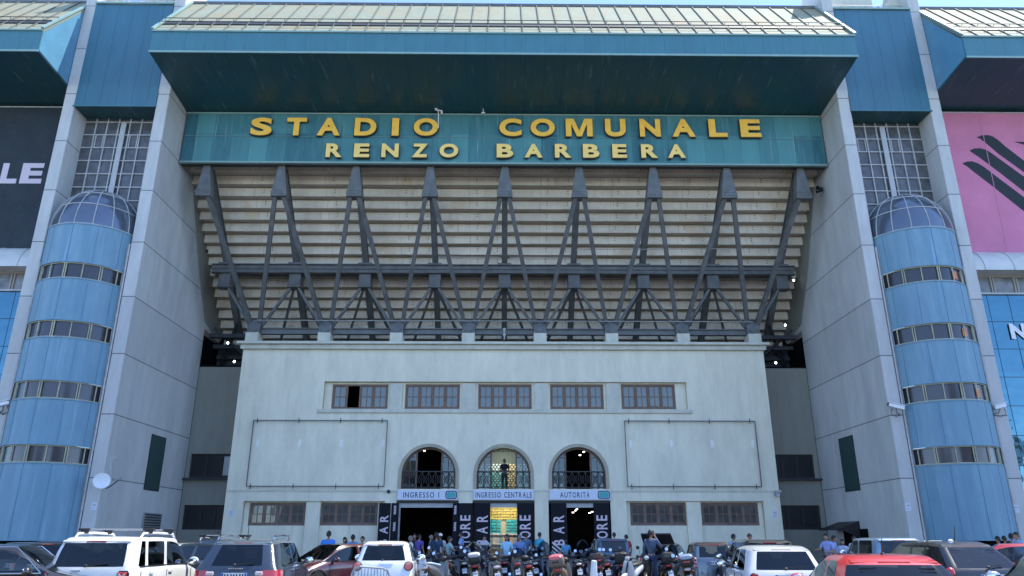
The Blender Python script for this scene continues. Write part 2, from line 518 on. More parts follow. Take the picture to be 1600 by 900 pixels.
holes = [rect(*up_rec), rect(*low_l), rect(*low_r)]
for c in arch_c:
    holes.append(arch_pts(c, AR, z_spring, z_arch_base))
    holes.append(rect(c - 1.72, c + 1.72, .02, z_door_top))
slab('wall', [rect(-HW, HW, 0, ztop)] + holes, YF, .28, M['plaster'], EB)
# inner leaf behind the recesses, with the true window openings
upw = [rp(a, b, 599, 638) for a, b in ((517, 605), (632, 718), (747, 831), (860, 944), (972, 1057))]
lww = [rp(a, b, 785, 821) for a, b in ((386, 475), (499, 589), (986, 1074), (1098, 1188))]
y2 = YF + .282
for (x0, x1, z0, z1), ws in ((up_rec, upw), (low_l, lww[:2]), (low_r, lww[2:])):
    slab('recess_wall', [rect(x0 - .1, x1 + .1, max(z0 - .1, 0), z1 + .1)] + [rect(*w) for w in ws], y2, .2, M['plaster'], EB)
mb = MB()
for a, b in ((475, 499), (1074, 1098)):
    x0, x1, z0, z1 = rp(a + 1, b - 1, 783.5, 846)
    mb.box(x0, x1, YF + .09, y2 - .003, .12, low_l[3] - .01)
mb.split('pilaster', M['plaster'], EB)
mb = MB()
for a, b in ((605, 632), (718, 747), (831, 860), (944, 972)):
    x0, x1, z0, z1 = rp(a + 4, b - 4, 598, 640); mb.box(x0, x1, YF + .1, y2 - .003, z0, z1)
mb.split('mullion_pier', M['trim'], EB)
x0, x1, z0, z1 = rp(496, 1081, 640, 645)
MB().box(x0, x1, YF - .1, YF + .27, z0, z1 - .002).build('sill', M['trim'], EB, bevel=.01)
x0, x1, z0, z1 = rp(352, 1222, 766, 768.5)
MB().box(x0 + .05, x1 - .05, YF - .03, YF - .004, z0, z1).build('string_course', M['trim'], EB)
# body behind the leaf: side walls, roof slab, floors
mb = MB()
mb.box(-HW, -HW + .3, YF + .282, 49, 0, ztop); mb.box(HW - .3, HW, YF + .282, 49, 0, ztop)
mb.split('side_wall', M['plaster'], EB)
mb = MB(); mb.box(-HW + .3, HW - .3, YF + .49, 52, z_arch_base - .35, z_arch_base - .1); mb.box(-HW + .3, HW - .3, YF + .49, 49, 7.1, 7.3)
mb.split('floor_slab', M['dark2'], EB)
# cornice and the blocks that carry the truss
mb = MB()
mb.box(-HW - .12, HW + .12, YF - .22, YF + 1.2, ztop, ztop + .26)
mb.box(-HW - .3, HW + .3, YF - .42, YF + 1.2, ztop + .262, ztop + .42)
mb.build('cornice', M['trim'], EB, bevel=.015)
ZB = ztop + .42
NX = 4.27
for i in range(8):
    x = (i - 3.5) * NX
    if abs(x) > HW - .4: x = math.copysign(HW - .4, x)
    MB().box(x - .38, x + .38, YF - .05, YF + .85, ZB + .002, ZB + .62).build('support_block', M['trim'], EB, bevel=.015)

PANES = None
def window(x0, x1, z0, z1, y, ncas, mat_f, mat_g, parent, rows=2, cols=2, open_i=None, name='window'):
    fr = MB(); d = .1
    fr.box(x0, x1, y, y + .12, z0, z0 + d); fr.box(x0, x1, y, y + .12, z1 - d, z1)
    fr.box(x0, x0 + d, y, y + .12, z0 + d, z1 - d); fr.box(x1 - d, x1, y, y + .12, z0 + d, z1 - d)
    cw = (x1 - x0 - 2 * d) / ncas
    for i in range(1, ncas):
        xx = x0 + d + cw * i; fr.box(xx - .045, xx + .045, y + .002, y + .11, z0 + d, z1 - d)
    bars = MB(); gl = MB()
    for i in range(ncas):
        a = x0 + d + cw * i + (.045 if i else 0); b = x0 + d + cw * (i + 1) - (.045 if i < ncas - 1 else 0)
        if open_i == i: continue
        if isinstance(mat_g, list):
            for uu in range(2):
                for ww in range(2):
                    gl.cur = random.choice(range(len(mat_g)))
                    gl.box(a + (b - a) * uu / 2, a + (b - a) * (uu + 1) / 2, y + .055, y + .065, z0 + d + (z1 - z0 - 2 * d) * ww / 2, z0 + d + (z1 - z0 - 2 * d) * (ww + 1) / 2)
        else: gl.box(a, b, y + .055, y + .065, z0 + d, z1 - d)
        w = .05
        bars.box(a, b, y + .02, y + .09, z0 + d, z0 + d + w); bars.box(a, b, y + .02, y + .09, z1 - d - w, z1 - d)
        bars.box(a, a + w, y + .02, y + .09, z0 + d + w, z1 - d - w); bars.box(b - w, b, y + .02, y + .09, z0 + d + w, z1 - d - w)
        for r in range(1, rows):
            zz = z0 + d + w + (z1 - z0 - 2 * d - 2 * w) * r / rows; bars.box(a + w, b - w, y + .03, y + .085, zz - .022, zz + .022)
        for c in range(1, cols):
            xx = a + w + (b - a - 2 * w) * c / cols; bars.box(xx - .02, xx + .02, y + .034, y + .082, z0 + d + w, z1 - d - w)
    f = fr.build(name, mat_f, parent)
    bars.build('glazing_bar', mat_f, f); gl.split('pane', mat_g, f) if open_i is not None else gl.build('pane', mat_g, f)
    return f
for i, w in enumerate(upw): window(*w, y2 + .02, 4, M['wood'], M['win_sky'], EB, open_i=1 if i == 0 else None)
for i, w in enumerate(lww): window(*w, y2 + .02, 4, M['wood_dk'], [M['win_dk'], M['win_dk'], M['win_cur'], M['win_cur2']], EB)
# arches
z_bal = z_arch_base
for i, c in enumerate(arch_c):
    n = 24; outer = AR + .13
    pts = [(c - outer, z_bal)] + [(c + outer * math.cos(math.pi * (1 - k / n)), z_spring + outer * math.sin(math.pi * (1 - k / n))) for k in range(n + 1)] + [(c + outer, z_bal)]
    inn = [(c + AR - .05, z_bal)] + [(c + (AR - .05) * math.cos(math.pi * k / n), z_spring + (AR - .05) * math.sin(math.pi * k / n)) for k in range(n + 1)] + [(c - AR + .05, z_bal)]
    f = slab('arched_window', [pts + inn], YF - .05, .3, M['arch'], EB)
    # wooden frame deeper in the opening
    r2 = AR - .06
    o1 = [(c - r2, z_bal)] + [(c + r2 * math.cos(math.pi * (1 - k / n)), z_spring + r2 * math.sin(math.pi * (1 - k / n))) for k in range(n + 1)] + [(c + r2, z_bal)]
    r3 = r2 - .1
    i1 = [(c + r3, z_bal)] + [(c + r3 * math.cos(math.pi * k / n), z_spring + r3 * math.sin(math.pi * k / n)) for k in range(n + 1)] + [(c - r3, z_bal)]
    slab('frame', [o1 + i1], YF + .252, .12, M['wood'], f)
    b = MB(); zt = lambda x: z_spring + math.sqrt(max(.01, r3 * r3 - x * x))
    for s in (-1, 1):
        xx = s * .72; b.box(c + xx - .05, c + xx + .05, YF + .254, YF + .36, z_bal, zt(xx))
        xm = s * 1.08; b.box(c + xm - .02, c + xm + .02, YF + .28, YF + .33, z_bal, zt(xm))
        for zz in (z_bal + .95, z_bal + 1.75):
            xa, xb = sorted((c + s * .77, c + s * (r3 if zz < z_spring else math.sqrt(max(.1, r3 ** 2 - (zz - z_spring) ** 2)))))
            b.box(xa, xb, YF + .285, YF + .325, zz - .025, zz + .025)
    b.build('glazing_bar', M['wood_dk'], f)
    gm = MB()
    for s in (-1, 1):
        pl = [(c + s * .77, YF + .3, z_bal)]
        for k in range(9):
            x = .77 + (r3 - .77) * (1 - k / 8.0)
            pl.append((c + s * x, YF + .3, zt(x) if k else z_spring))
        pl = [(c + s * .77, YF + .3, z_bal), (c + s * r3, YF + .3, z_bal)] + pl[1:]
        gm.prism(pl, (0, .01, 0))
    gm.split('pane', M['arch_glass'], f)
    rl = MB(); zr = z_bal + .95; yy = YF + .1
    rl.bar((c - AR + .05, yy, zr), (c + AR - .05, yy, zr), .05); rl.bar((c - AR + .05, yy, z_bal + .1), (c + AR - .05, yy, z_bal + .1), .035)
    k = 8; w = (2 * AR - .1) / k
    for q in range(k):
        xa = c - AR + .05 + q * w
        rl.tube([(xa, yy, z_bal + .1), (xa + w, yy, zr)], .014, 5); rl.tube([(xa + w, yy, z_bal + .1), (xa, yy, zr)], .014, 5)
        rl.tube([(xa, yy, z_bal), (xa, yy, zr)], .016, 5)
        rl.tube([(xa + w * .5 + w * .28 * math.cos(t), yy, (z_bal + .1 + zr) / 2 + .2 * math.sin(t)) for t in [R(a) for a in range(0, 360, 45)]], .012, 5, closed=True)
    rl.build('railing', M['iron'], f)
# rooms behind the openings
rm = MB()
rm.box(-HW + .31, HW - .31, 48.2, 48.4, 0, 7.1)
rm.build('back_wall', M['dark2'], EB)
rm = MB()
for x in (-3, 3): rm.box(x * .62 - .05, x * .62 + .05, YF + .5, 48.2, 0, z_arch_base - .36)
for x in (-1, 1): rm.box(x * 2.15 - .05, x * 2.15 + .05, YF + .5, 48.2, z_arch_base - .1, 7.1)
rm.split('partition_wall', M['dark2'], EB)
# roller shutters at the doors, jambs
doors = [(626, 712), (766, 808), (885, 928)]
for i, (a, b) in enumerate(doors):
    x0, x1, z0, z1 = rp(a, b, 784.5, 793, YF + .1)
    sh = MB()
    for q in range(6):
        zq = z0 + (z1 - z0) * q / 6; sh.box(x0, x1, YF + .1 + (.012 if q % 2 else 0), YF + .24, zq, zq + (z1 - z0) / 6 - .004)
    sh.build('roller_shutter', M['shutter'], EB)
    MB().box(arch_c[i] - 1.715, arch_c[i] + 1.715, YF + .03, YF + .2, z_door_top - .14, z_door_top - .003).build('lintel', M['black'], EB)
    jb = MB()
    for xx in (x0 - .1, x1): jb.box(xx, xx + .1, YF + .08, YF + .26, .12, z1)
    jb.split('door_jamb', M['grey_metal'] if i == 0 else M['black'], EB)
CLAB = {(895, 801): 'lowest lit strip of the left three under the right doorway ceiling', (899, 798): 'middle lit strip of the left three under the right doorway ceiling', (901, 796): 'topmost lit strip of the left three under the right doorway ceiling',
 (921, 802): 'lower lit strip of the right pair under the right doorway ceiling', (925, 800): 'upper lit strip of the right pair under the right doorway ceiling', (906, 711): 'lower lit ceiling strip inside the right arch', (912, 706): 'upper lit ceiling strip inside the right arch', (662, 704): 'faint lit ceiling strip inside the left arch'}
# ceiling lights seen through doors and arches
for (px, py, yy) in ((895, 801, 46), (899, 798, 46.5), (901, 796, 47), (921, 802, 46), (925, 800, 46.6), (906, 711, 46), (912, 706, 47), (662, 704, 46), (1010, 797, 45), (1016, 796, 45), (1032, 798, 45.4), (1046, 794, 46), (1052, 793, 46)):
    p = P(px, py, yy)
    if py > 780 and px > 980: continue
    l = thing('ceiling_light', p, CLAB[(px, py)], 'lamp', 'ceiling strip lights indoors')
    MB().box(p.x - .02, p.x + .07, yy, yy + .35, p.z, p.z + .03).build('diffuser', M['lamp'], l)
    MB().box(p.x - .03, p.x + .08, yy - .01, yy + .36, p.z + .032, p.z + .06).build('housing', M['grey_metal'], l)

# shop display seen through the middle door
SD = thing('shop_display', (0, 47.3, .12), 'brightly lit shop wall of yellow and teal goods seen through the middle door', 'shop display')
random.seed(3)
x0, x1 = PX(752, 47.3), PX(822, 47.3)
MB().box(x0, x1, 47.6, 47.7, .12, 4.1).build('back_panel', simple('shop_wall', (.62, .55, .40), .8), SD)
zz0, zz1 = PZ(812, 47.3), PZ(791, 47.3)
mb = MB(); nn = 14
for q in range(nn):
    for r_ in range(5):
        xa = x0 + (x1 - x0) * (q + .1) / nn; z_ = zz0 + (zz1 - zz0) * r_ / 5
        mb.box(xa, xa + (x1 - x0) / nn * .8, 47.45, 47.55, z_ + .02, z_ + (zz1 - zz0) / 5 * .85)
mb.build('yellow_goods', simple('yellow_goods', (.75, .60, .12), .6, var=.3, vscale=6), SD)
mb = MB()
for r_ in range(5):
    z_ = PZ(834 - r_ * 4.6, 47.3)
    for q in range(9):
        if q in (4,): continue
        xa = x0 + (x1 - x0) * (q + .06) / 9
        mb.box(xa, xa + (x1 - x0) / 9 * .86, 47.35, 47.5, z_, z_ + .13)
mb.build('teal_goods', simple('teal_goods', (.04, .50, .56), .6, var=.4, vscale=7), SD)
mb = MB()
for r_ in range(3): z_ = PZ(836 + r_ * 15, 47.3); mb.box(x0, x1, 47.2, 47.6, z_, z_ + .04)
mb.split('shelf', M['white'], SD)
for q in range(13):
    xa = x0 + (x1 - x0) * (q + .2) / 13; c = random.choice([(.75, .45, .42), (.8, .75, .6), (.6, .62, .65), (.85, .6, .3), (.3, .45, .5)])
    mb = MB(); mb.prism([(xa, 47.3, 1.95), (xa + .11, 47.3, 2.02), (xa + .22, 47.3, 1.95), (xa + .2, 47.3, 1.1), (xa + .02, 47.3, 1.1)], (0, .12, 0))
    mb.build('hanging_shirt', simple('shirt_goods', c, .8), SD)
sl = bpy.data.lights.new('shop_light', 'AREA'); sl.energy = 28; sl.size = 1.6; sl.color = (1, .93, .8)
so = bpy.data.objects.new('shop_light', sl); col.objects.link(so); so.location = (0.2, 46.2, 3.9); so.rotation_euler = (R(35), 0, 0)
tag(so, 'lit shop ceiling lamp above the yellow and teal goods', 'lamp')
for nm_, xx_, yy_, zz_, e_ in (('concourse_light', arch_c[1], 45.0, 7.6 - .95, 20),):  # added fill light, stands in for daylight from the stadium behind the arch
    sl = bpy.data.lights.new(nm_, 'AREA'); sl.energy = e_; sl.size = 1.4; sl.color = (1, .98, .92)
    so = bpy.data.objects.new(nm_, sl); col.objects.link(so); so.location = (xx_, yy_, zz_); so.rotation_euler = (R(60), 0, 0)
    tag(so, 'lit ceiling lamp in front of the patterned screen behind the middle arch', 'lamp')
# patterned stand wall seen through the middle arch
mb = MB()
mb.box(arch_c[1] - 1.9, arch_c[1] + 1.9, 46.6, 46.7, z_arch_base, 8.0)
PS = thing('concourse_screen', (arch_c[1], 46.6, z_arch_base), 'patterned teal and yellow screen behind the middle arch balcony', 'screen')
mb.build('backing', simple('screen_backing', (.10, .13, .11), .7), PS)
mbs = [MB(), MB(), MB()]
for r_ in range(13):
    for q in range(18):
        xx = arch_c[1] - 1.85 + q * .205 + (.1 if r_ % 2 else 0); z_ = z_arch_base + .03 + r_ * .135
        k = 1 if .2 < (xx - arch_c[1]) < .75 else (2 if z_ > z_arch_base + 1.2 else 0)
        mbs[k].cbox((xx, 46.56, z_ + .05), (.125, .03, .085), Matrix.Rotation(R(30 if r_ % 2 else -30), 3, 'Y'))
for k, (nm, c, s_) in enumerate((('teal_tile', (.16, .62, .58), .5), ('yellow_tile', (.85, .68, .30), .7), ('pale_tile', (.66, .82, .76), .6))):
    tag(mbs[k].build(nm, simple(nm, c, s_), PS), kind='stuff')
mb = MB()
for q in range(24): mb.box(arch_c[1] - 1.9 + q * .16, arch_c[1] - 1.9 + q * .16 + .09, 45.2, 46.5, 6.75, 6.9)
mb.build('slatted_ceiling', simple('green_slats', (.10, .15, .11), .6), PS)

# ---------------------------------------------------------------- wings beside the entrance building
for s, side in ((-1, 'left'), (1, 'right')):
    W = thing('side_wing', (s * 17, 44.5, 0), 'shaded grey wall with two black windows in the gap %s of the entrance building' % side, 'building')
    xa, xb = sorted((s * (HW + .003), s * (XP - .003)))
    zt = 11.6
    w1 = (5.02, 6.4); w2 = (2.15, 3.5)
    wa, wb = (xa + .2, xb - .35) if s < 0 else (xa + .15, xb - .25)
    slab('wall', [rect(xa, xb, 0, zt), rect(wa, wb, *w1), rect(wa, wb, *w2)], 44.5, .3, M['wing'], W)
    MB().box(xa, xb, 44.2, 44.498, w1[0] - .12, w1[0] - .02).build('ledge', M['steel2'], W)
    MB().box(xa, xb, 44.5, 49, zt + .003, zt + .1).build('roof', M['dark2'], W)
    for (z0, z1) in (w1, w2): window(wa + .002, wb - .002, z0 + .002, z1 - .002, 44.65, 3, M['black'], simple('black_pane', (.01, .01, .012), .3), W, rows=1, cols=1)
    if s < 0: MB().box(wb - .75, wb - .1, 44.62, 44.64, w1[0] + .15, w1[1] - .15).build('curtain', M['shutter'], W)

# ---------------------------------------------------------------- stand: terrace underside and steelwork
ST = thing('spectator_stand', (0, 42, ZB), 'stepped cream concrete underside of the stand on a dark steel truss', 'stand')
steps = 17; dz, dy = .545, .535
Yt, Zt = 39.3, 22.75
prof = []; y, z = Yt, Zt
for i in range(steps):
    prof.append((y, z)); prof.append((y, z - dz * .98)); y += dy; z -= dz * .98
riser_beams = None
prof.append((y, z)); prof.append((y + .6, z)); prof += [(y + .6, z + 1.2), (Yt + 1.2, Zt + 1.0), (Yt, Zt + 1.0)]
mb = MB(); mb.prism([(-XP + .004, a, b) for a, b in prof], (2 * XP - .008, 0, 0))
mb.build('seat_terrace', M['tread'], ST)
y, z = Yt, Zt
for i in range(steps):
    rb_ = MB(); rb_.box(-XP + .006, XP - .006, y - .07, y - .003, z - dz * .98 - .04, z - .06)
    rb_.build('riser_beam', M['terrace'], ST); y += dy; z -= dz * .98
Yend, Zend = y, z
mb = MB()
for (a, b) in ((682, 782), (796, 893)):
    p = P(a, 395, 42.9); q = P(b, 395, 42.9)
    i = 7; yy = Yt + dy * i - .085; zz = Zt - dz * .98 * i
    mb.prism([(p.x, Yt + dy * 7 - .12, Zt - dz * .98 * 7 - .1), (p.x, Yt + dy * 9 - .12, Zt - dz * .98 * 9 - .1), (p.x, Yt + dy * 9 - .075, Zt - dz * .98 * 9 - .1), (p.x, Yt + dy * 7 - .075, Zt - dz * .98 * 7 - .1)], (q.x - p.x, 0, 0))
mb.split('repair_panel', M['white_patch'], ST)
# holes for bolts: small dark fixings on risers
mb = MB(); y, z = Yt, Zt
for i in range(steps):
    for k in range(-8, 9):
        xx = k * 2.13 + (.45 if k % 2 else -.45) * 1
        for dzz in (.14, .30):
            mb.box(xx - .03, xx + .03, y - .082, y - .06, z - dzz - .05, z - dzz)
    y += dy; z -= dz * .98
tag(mb.build('bolt', M['steel2'], ST), kind='stuff')
def slope_pt(t, off=.45):   # along the raker: t 0..1 from top node to bottom
    a = Vector((0, Yt - .1, Zt - .5)); b = Vector((0, Yt + dy * 15.6, Zt - dz * 15.6))
    d = (b - a); n = Vector((0, -d.z, d.y)).normalized()
    n = -n if n.y > 0 else n
    return a + d * t + n * off
YB, ZBN = YF + .4, ZB + .95           # bottom nodes
YM, ZM = 42.7, 17.35                  # middle beam
topn = []
for k in range(-4, 5):
    x = k * NX
    top = Vector((x, 38.15, 22.0)); topn.append(top)
    # gusset box at the head
    g_ = MB(); g_.prism([(x - .17, 38.0, 22.05), (x + .17, 38.0, 22.05), (x + .42, 38.0, 20.35), (x - .42, 38.0, 20.35)], (0, .5, .0))
    g_.box(x - .44, x + .44, 37.97, 38.5, 20.0, 20.34)
    g_.cbox((x - .25, 37.96, 20.17), (.07, .05, .07)); g_.cbox((x + .25, 37.96, 20.17), (.07, .05, .07)); g_.cbox((x, 37.96, 20.17), (.07, .05, .07))
    g_.build('gusset', M['steel'], ST, bevel=.015)
    # raker beam behind, H section
    rk = MB(); p = Vector((x, 38.6, 21.9)); q = Vector((x, 43.2, 17.35)); r_ = Vector((x, 47.4, 13.0))
    for a, b in ((p, q), (q, r_)):
        d = (b - a).normalized(); nrm = Vector((0, d.z, -d.y))
        rk.bar(a + nrm * .17, b + nrm * .17, .34, .05, up=nrm); rk.bar(a - nrm * .17, b - nrm * .17, .34, .05, up=nrm); rk.bar(a, b, .06, .30, up=nrm)
    rk.build('raker_beam', M['steel'], ST)
    # hanger block at the middle beam
    hb = MB(); hb.box(x - .36, x + .36, YM - .05, YM + .7, ZM - 1.05, ZM - .32); 
    cp = MB(); cp.box(x - .42, x + .42, YM - .25, YM + .7, ZM + .262, ZM + .34); cp.build('cap_plate', M['steel'], ST)
    hb.box(x - .4, x + .4, YM - .08, YM + .6, ZM - 1.2, ZM - 1.052)
    hb.build('hanger_block', M['steel'], ST, bevel=.012)
bott = []
for i in range(8):
    x = (i - 3.5) * NX; x = max(-HW + .4, min(HW - .4, x)); bott.append(Vector((x, YB, ZBN)))
    nb = MB(); nb.box(x - .38, x + .38, YB - .3, YB + .3, ZBN - .32, ZBN + .1)
    nb.prism([(x - .42, YB - .26, ZBN + .102), (x + .42, YB - .26, ZBN + .102), (x + .22, YB - .2, ZBN + .45), (x - .22, YB - .2, ZBN + .45)], (0, .4, 0))
    for q in (-.2, .2):
        nb.cbox((x + q, YB - .31, ZBN - .1), (.06, .03, .06))
        nb.bar((x + q * 1.5, YB - .32, ZBN - .05), (x + q * .3, YB - .32, ZBN - .3), .04)
    nb.build('truss_node', M['steel'], ST, bevel=.012)
def strut(a, b, w=.26):
    s_ = MB(); a = Vector(a); b = Vector(b); d = (b - a).normalized(); side = Vector((1, 0, 0)); n = d.cross(side).normalized()
    s_.bar(a + n * w * .42, b + n * w * .42, w, .035, up=n); s_.bar(a - n * w * .42, b - n * w * .42, w, .035, up=n); s_.bar(a, b, .04, w * .8, up=n)
    s_.bar(a - Vector((w * .45, 0, 0)), b - Vector((w * .45, 0, 0)), .03, w * .6, up=n); s_.bar(a + Vector((w * .45, 0, 0)), b + Vector((w * .45, 0, 0)), .03, w * .6, up=n)
    s_.build('diagonal_strut', M['steel'], ST)
for k in range(9):
    x = (k - 4) * NX
    for i in (k - 1, k):
        if 0 <= i < 8:
            b = bott[i]; sgn = 1 if b.x > x else -1
            strut((x + sgn * .24, 38.2, 20.1), (b.x - sgn * .24, YB - .02, ZBN + .2), .235)
            strut((x + sgn * .22, YM + .15, ZM - 1.15), (b.x - sgn * .32, YB + .1, ZBN + .15), .15)
            strut((x + sgn * .15, YM + .5, ZM - 1.15), (b.x - sgn * .55, 46.2, ZBN + .0), .15)
# long beams
hbm = MB()
hbm.box(-17.9, 17.9, YM - .1, YM - .04, ZM - .3, ZM + .25); hbm.box(-17.9, 17.9, YM - .24, YM + .12, ZM + .21, ZM + .26); hbm.box(-17.9, 17.9, YM - .24, YM + .12, ZM - .32, ZM - .27)
hbm.box(-17.9, 17.9, YM + .5, YM + .56, ZM - .35, ZM + .2); hbm.box(-17.9, 17.9, YM - .17, YM - .1, ZM - .05, ZM)
hbm.build('middle_beam', M['steel'], ST)
lb = MB()
for q in range(7):
    a, b = bott[q].x + .38, bott[q + 1].x - .38
    lb.box(a, b, YB - .16, YB + .16, ZBN - .02, ZBN + .03); lb.box(a, b, YB - .16, YB + .16, ZBN - .34, ZBN - .29); lb.box(a, b, YB - .03, YB + .03, ZBN - .29, ZBN - .02)
lb.build('lower_beam', M['steel'], ST)
lb = MB(); lb.tube([(bott[0].x, YB - .4, ZBN + .42), (bott[-1].x, YB - .4, ZBN + .42)], .022, 6)
a = P(900, 390, 41.5); b = P(1250, 388, 41.5); lb.tube([a, b], .02, 6)
lb.split('cable', M['grille'], ST)
mb = MB()
mb.box(-XP + .01, XP - .01, 38.2, 39.4, 22.85, 23.1); mb.box(-XP + .1, XP - .1, 37.9, 38.25, 21.95, 22.1)
mb.box(-XP + .01, XP - .01, 47.0, 47.3, 11.8, 13.4)
mb.split('edge_beam', M['steel2'], ST)
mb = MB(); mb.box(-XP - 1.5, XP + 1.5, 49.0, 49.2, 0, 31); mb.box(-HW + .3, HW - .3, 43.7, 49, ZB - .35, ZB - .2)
mb.build('rear_wall', M['dark'], ST)  # backdrop in near-black; the shade of the recess is in its colour
mb = MB()
for s in (-1, 1):
    for j in range(3):
        mb.box(min(s * 15.6, s * 18.5), max(s * 15.6, s * 18.5), 45 + j * .8, 45.3 + j * .8, 13.6 - j * .5, 13.85 - j * .5)
    mb.bar((s * 16.8, 45, 14.5), (s * 18.3, 47, 12.2), .2); mb.bar((s * 18.2, 44.9, 14.2), (s * 15.8, 46.9, 12.0), .15)
mb.split('walkway_frame', M['steel2'], ST)

# spotlights on the steelwork
spots = [(1240, 438), (1227, 508), (1212, 567), (1255, 373), (356, 536), (366, 565)]
where = ['at the right end of the middle beam', 'below the right end of the middle beam', 'in the gap right of the cornice', 'high on the right pier above the middle beam', 'in the gap left of the cornice', 'lowest in the left gap above the wing']
for (px, py), w in zip(spots, where):
    p = P(px, py, 43.6 if 400 < py < 480 else 44.3)
    t = thing('spotlight', p, 'small lit spotlight ' + w, 'lamp', 'spotlights on the steelwork')
    MB().lathe([(0, 0), (.07, .0), (.09, .1), (.05, .22), (0, .24)], p, 'y', 10).build('housing', M['black'], t)
    MB().lathe([(0, -.012), (.065, -.01), (.06, -.002)], p, 'y', 10).build('lens', M['lamp_blue'], t)
    MB().bar(p + Vector((0, .1, .05)), p + Vector((0, .35, .35)), .03).build('bracket', M['black'], t)
for (px, py, w) in ((388, 342, 'left'), (1268, 296, 'upper right'), (301, 297, 'upper left')):
    pass
def horn(px, py, Y, lab, dirx):
    p = P(px, py, Y)
    t = thing('floodlight', p, lab, 'floodlight', 'floodlights by the piers')
    MB().lathe([(0, .32), (.12, .3), (.16, .15), (.24, 0), (.22, .005), (.14, .14)], p, 'x' if dirx else 'y', 14).build('housing', M['black'], t)
    MB().tube([p + Vector((0, .1, 0)), p + Vector((dirx * -.7, .2, 0))], .03, 6).build('bracket', M['grey_metal'], t)
horn(308, 297, 38.6, 'round black floodlight at the top left corner of the terrace', .5)
horn(1277, 296, 38.6, 'round black floodlight at the top right corner of the terrace', -.5)
horn(318, 393, 43, 'round black floodlight at the left end of the middle beam', .5)
horn(1252, 388, 43, 'round black floodlight at the right end above the middle beam', -.5)

# ---------------------------------------------------------------- piers
pier_prof = [(YP, 0), (44.48, 0), (44.48, 14.0), (47.0, 13.75), (47.6, 14.4), (39.6, 22.9), (38.9, 27.0), (38.9, 32.2), (37.2, 34.5), (YP, 34.5)]
outer_prof = [(YP, 0), (42, 0), (42, 30), (38.9, 32.2), (37.2, 34.5), (YP, 34.5)]
names = {(-1, 0): 'tall grey concrete pier between the entrance building and the left stair tower', (1, 0): 'tall grey concrete pier between the entrance building and the right stair tower',
         (-1, 1): 'tall grey concrete pier between the left stair tower and the dark banner', (1, 1): 'tall grey concrete pier between the right stair tower and the pink banner'}
piers = {}
for s in (-1, 1):
    for k, x in ((0, XP), (1, XO)):
        t = thing('concrete_pier', (s * (x + .32), YP, 0), names[(s, k)], 'pier', 'concrete piers of the stadium front')
        piers[(s, k)] = t
        mb = MB(); mb.prism([(s * x, a, b) for a, b in (pier_prof if k == 0 else outer_prof)], (s * PW, 0, 0))
        mb.build('shaft', M['concrete'], t, bevel=.03)
        mb = MB(); xi = x - 1.2 if k == 0 else x - .9
        mb.prism([(s * (x + (PW if k == 0 else PW)), 36.4, 31.2), (s * (x + (2.1 if k == 0 else -1.6)), 36.4, 31.2), (s * (x + PW), 36.4, 33.9)], (0, .4, 0))
        mb.build('bracket_fin', M['trim'], t)
        if k == 0:      # slit window with green shutter on the inner flank
            p0 = (YP + 2.55, 5.05); 
            mb = MB(); mb.box(*sorted((s * (x - .03), s * (x + .02))), 39.65, 41.4, 4.05, 6.9)
            mb2 = MB(); mb2.box(*sorted((s * (x - .05), s * (x - .031))), 39.73, 41.32, 4.12, 6.83)
            f = mb.build('slit_window', M['steel2'], t)
            mb2.build('shutter', M['green'], f)
            mb3 = MB(); mb3.box(*sorted((s * x, s * (x + .5))), 44.49, 49.5, 0, 13.6); mb3.build('rear_return', M['dark'], t)  # added hidden dark box, closes the light leak behind the wing
            # second skin of the flank towards the terrace, with its curved edge
            pts = []
            for q in range(13):
                u = q / 12; pts.append((s * (x - .05), 38.0 + 6.3 * u ** .75, 24.3 - 9.9 * u - 1.2 * math.sin(math.pi * u)))
            pts += [(s * (x - .05), 46.9, 13.9), (s * (x - .05), 47.4, 14.5), (s * (x - .05), 39.4, 22.95)]
            MB().prism(pts, (s * .048, 0, 0)).build('flank_panel', M['wing2'] if 'wing2' in M else M['wing'], t)
        # drain pipes
        mb = MB()
        if k == 0:
            mb.tube([(s * (x + PW + .05), YP - .03, .1), (s * (x + PW + .05), YP - .03, 16)], .05, 8); mb.tube([(s * (x + PW + .17), YP + .02, .1), (s * (x + PW + .17), YP + .02, 16)], .03, 8)
        else:
            mb.tube([(s * (x - .06), YP - .03, .1), (s * (x - .06), YP - .03, 15)], .045, 8)
        mb.split('drain_pipe', M['grille'], t)

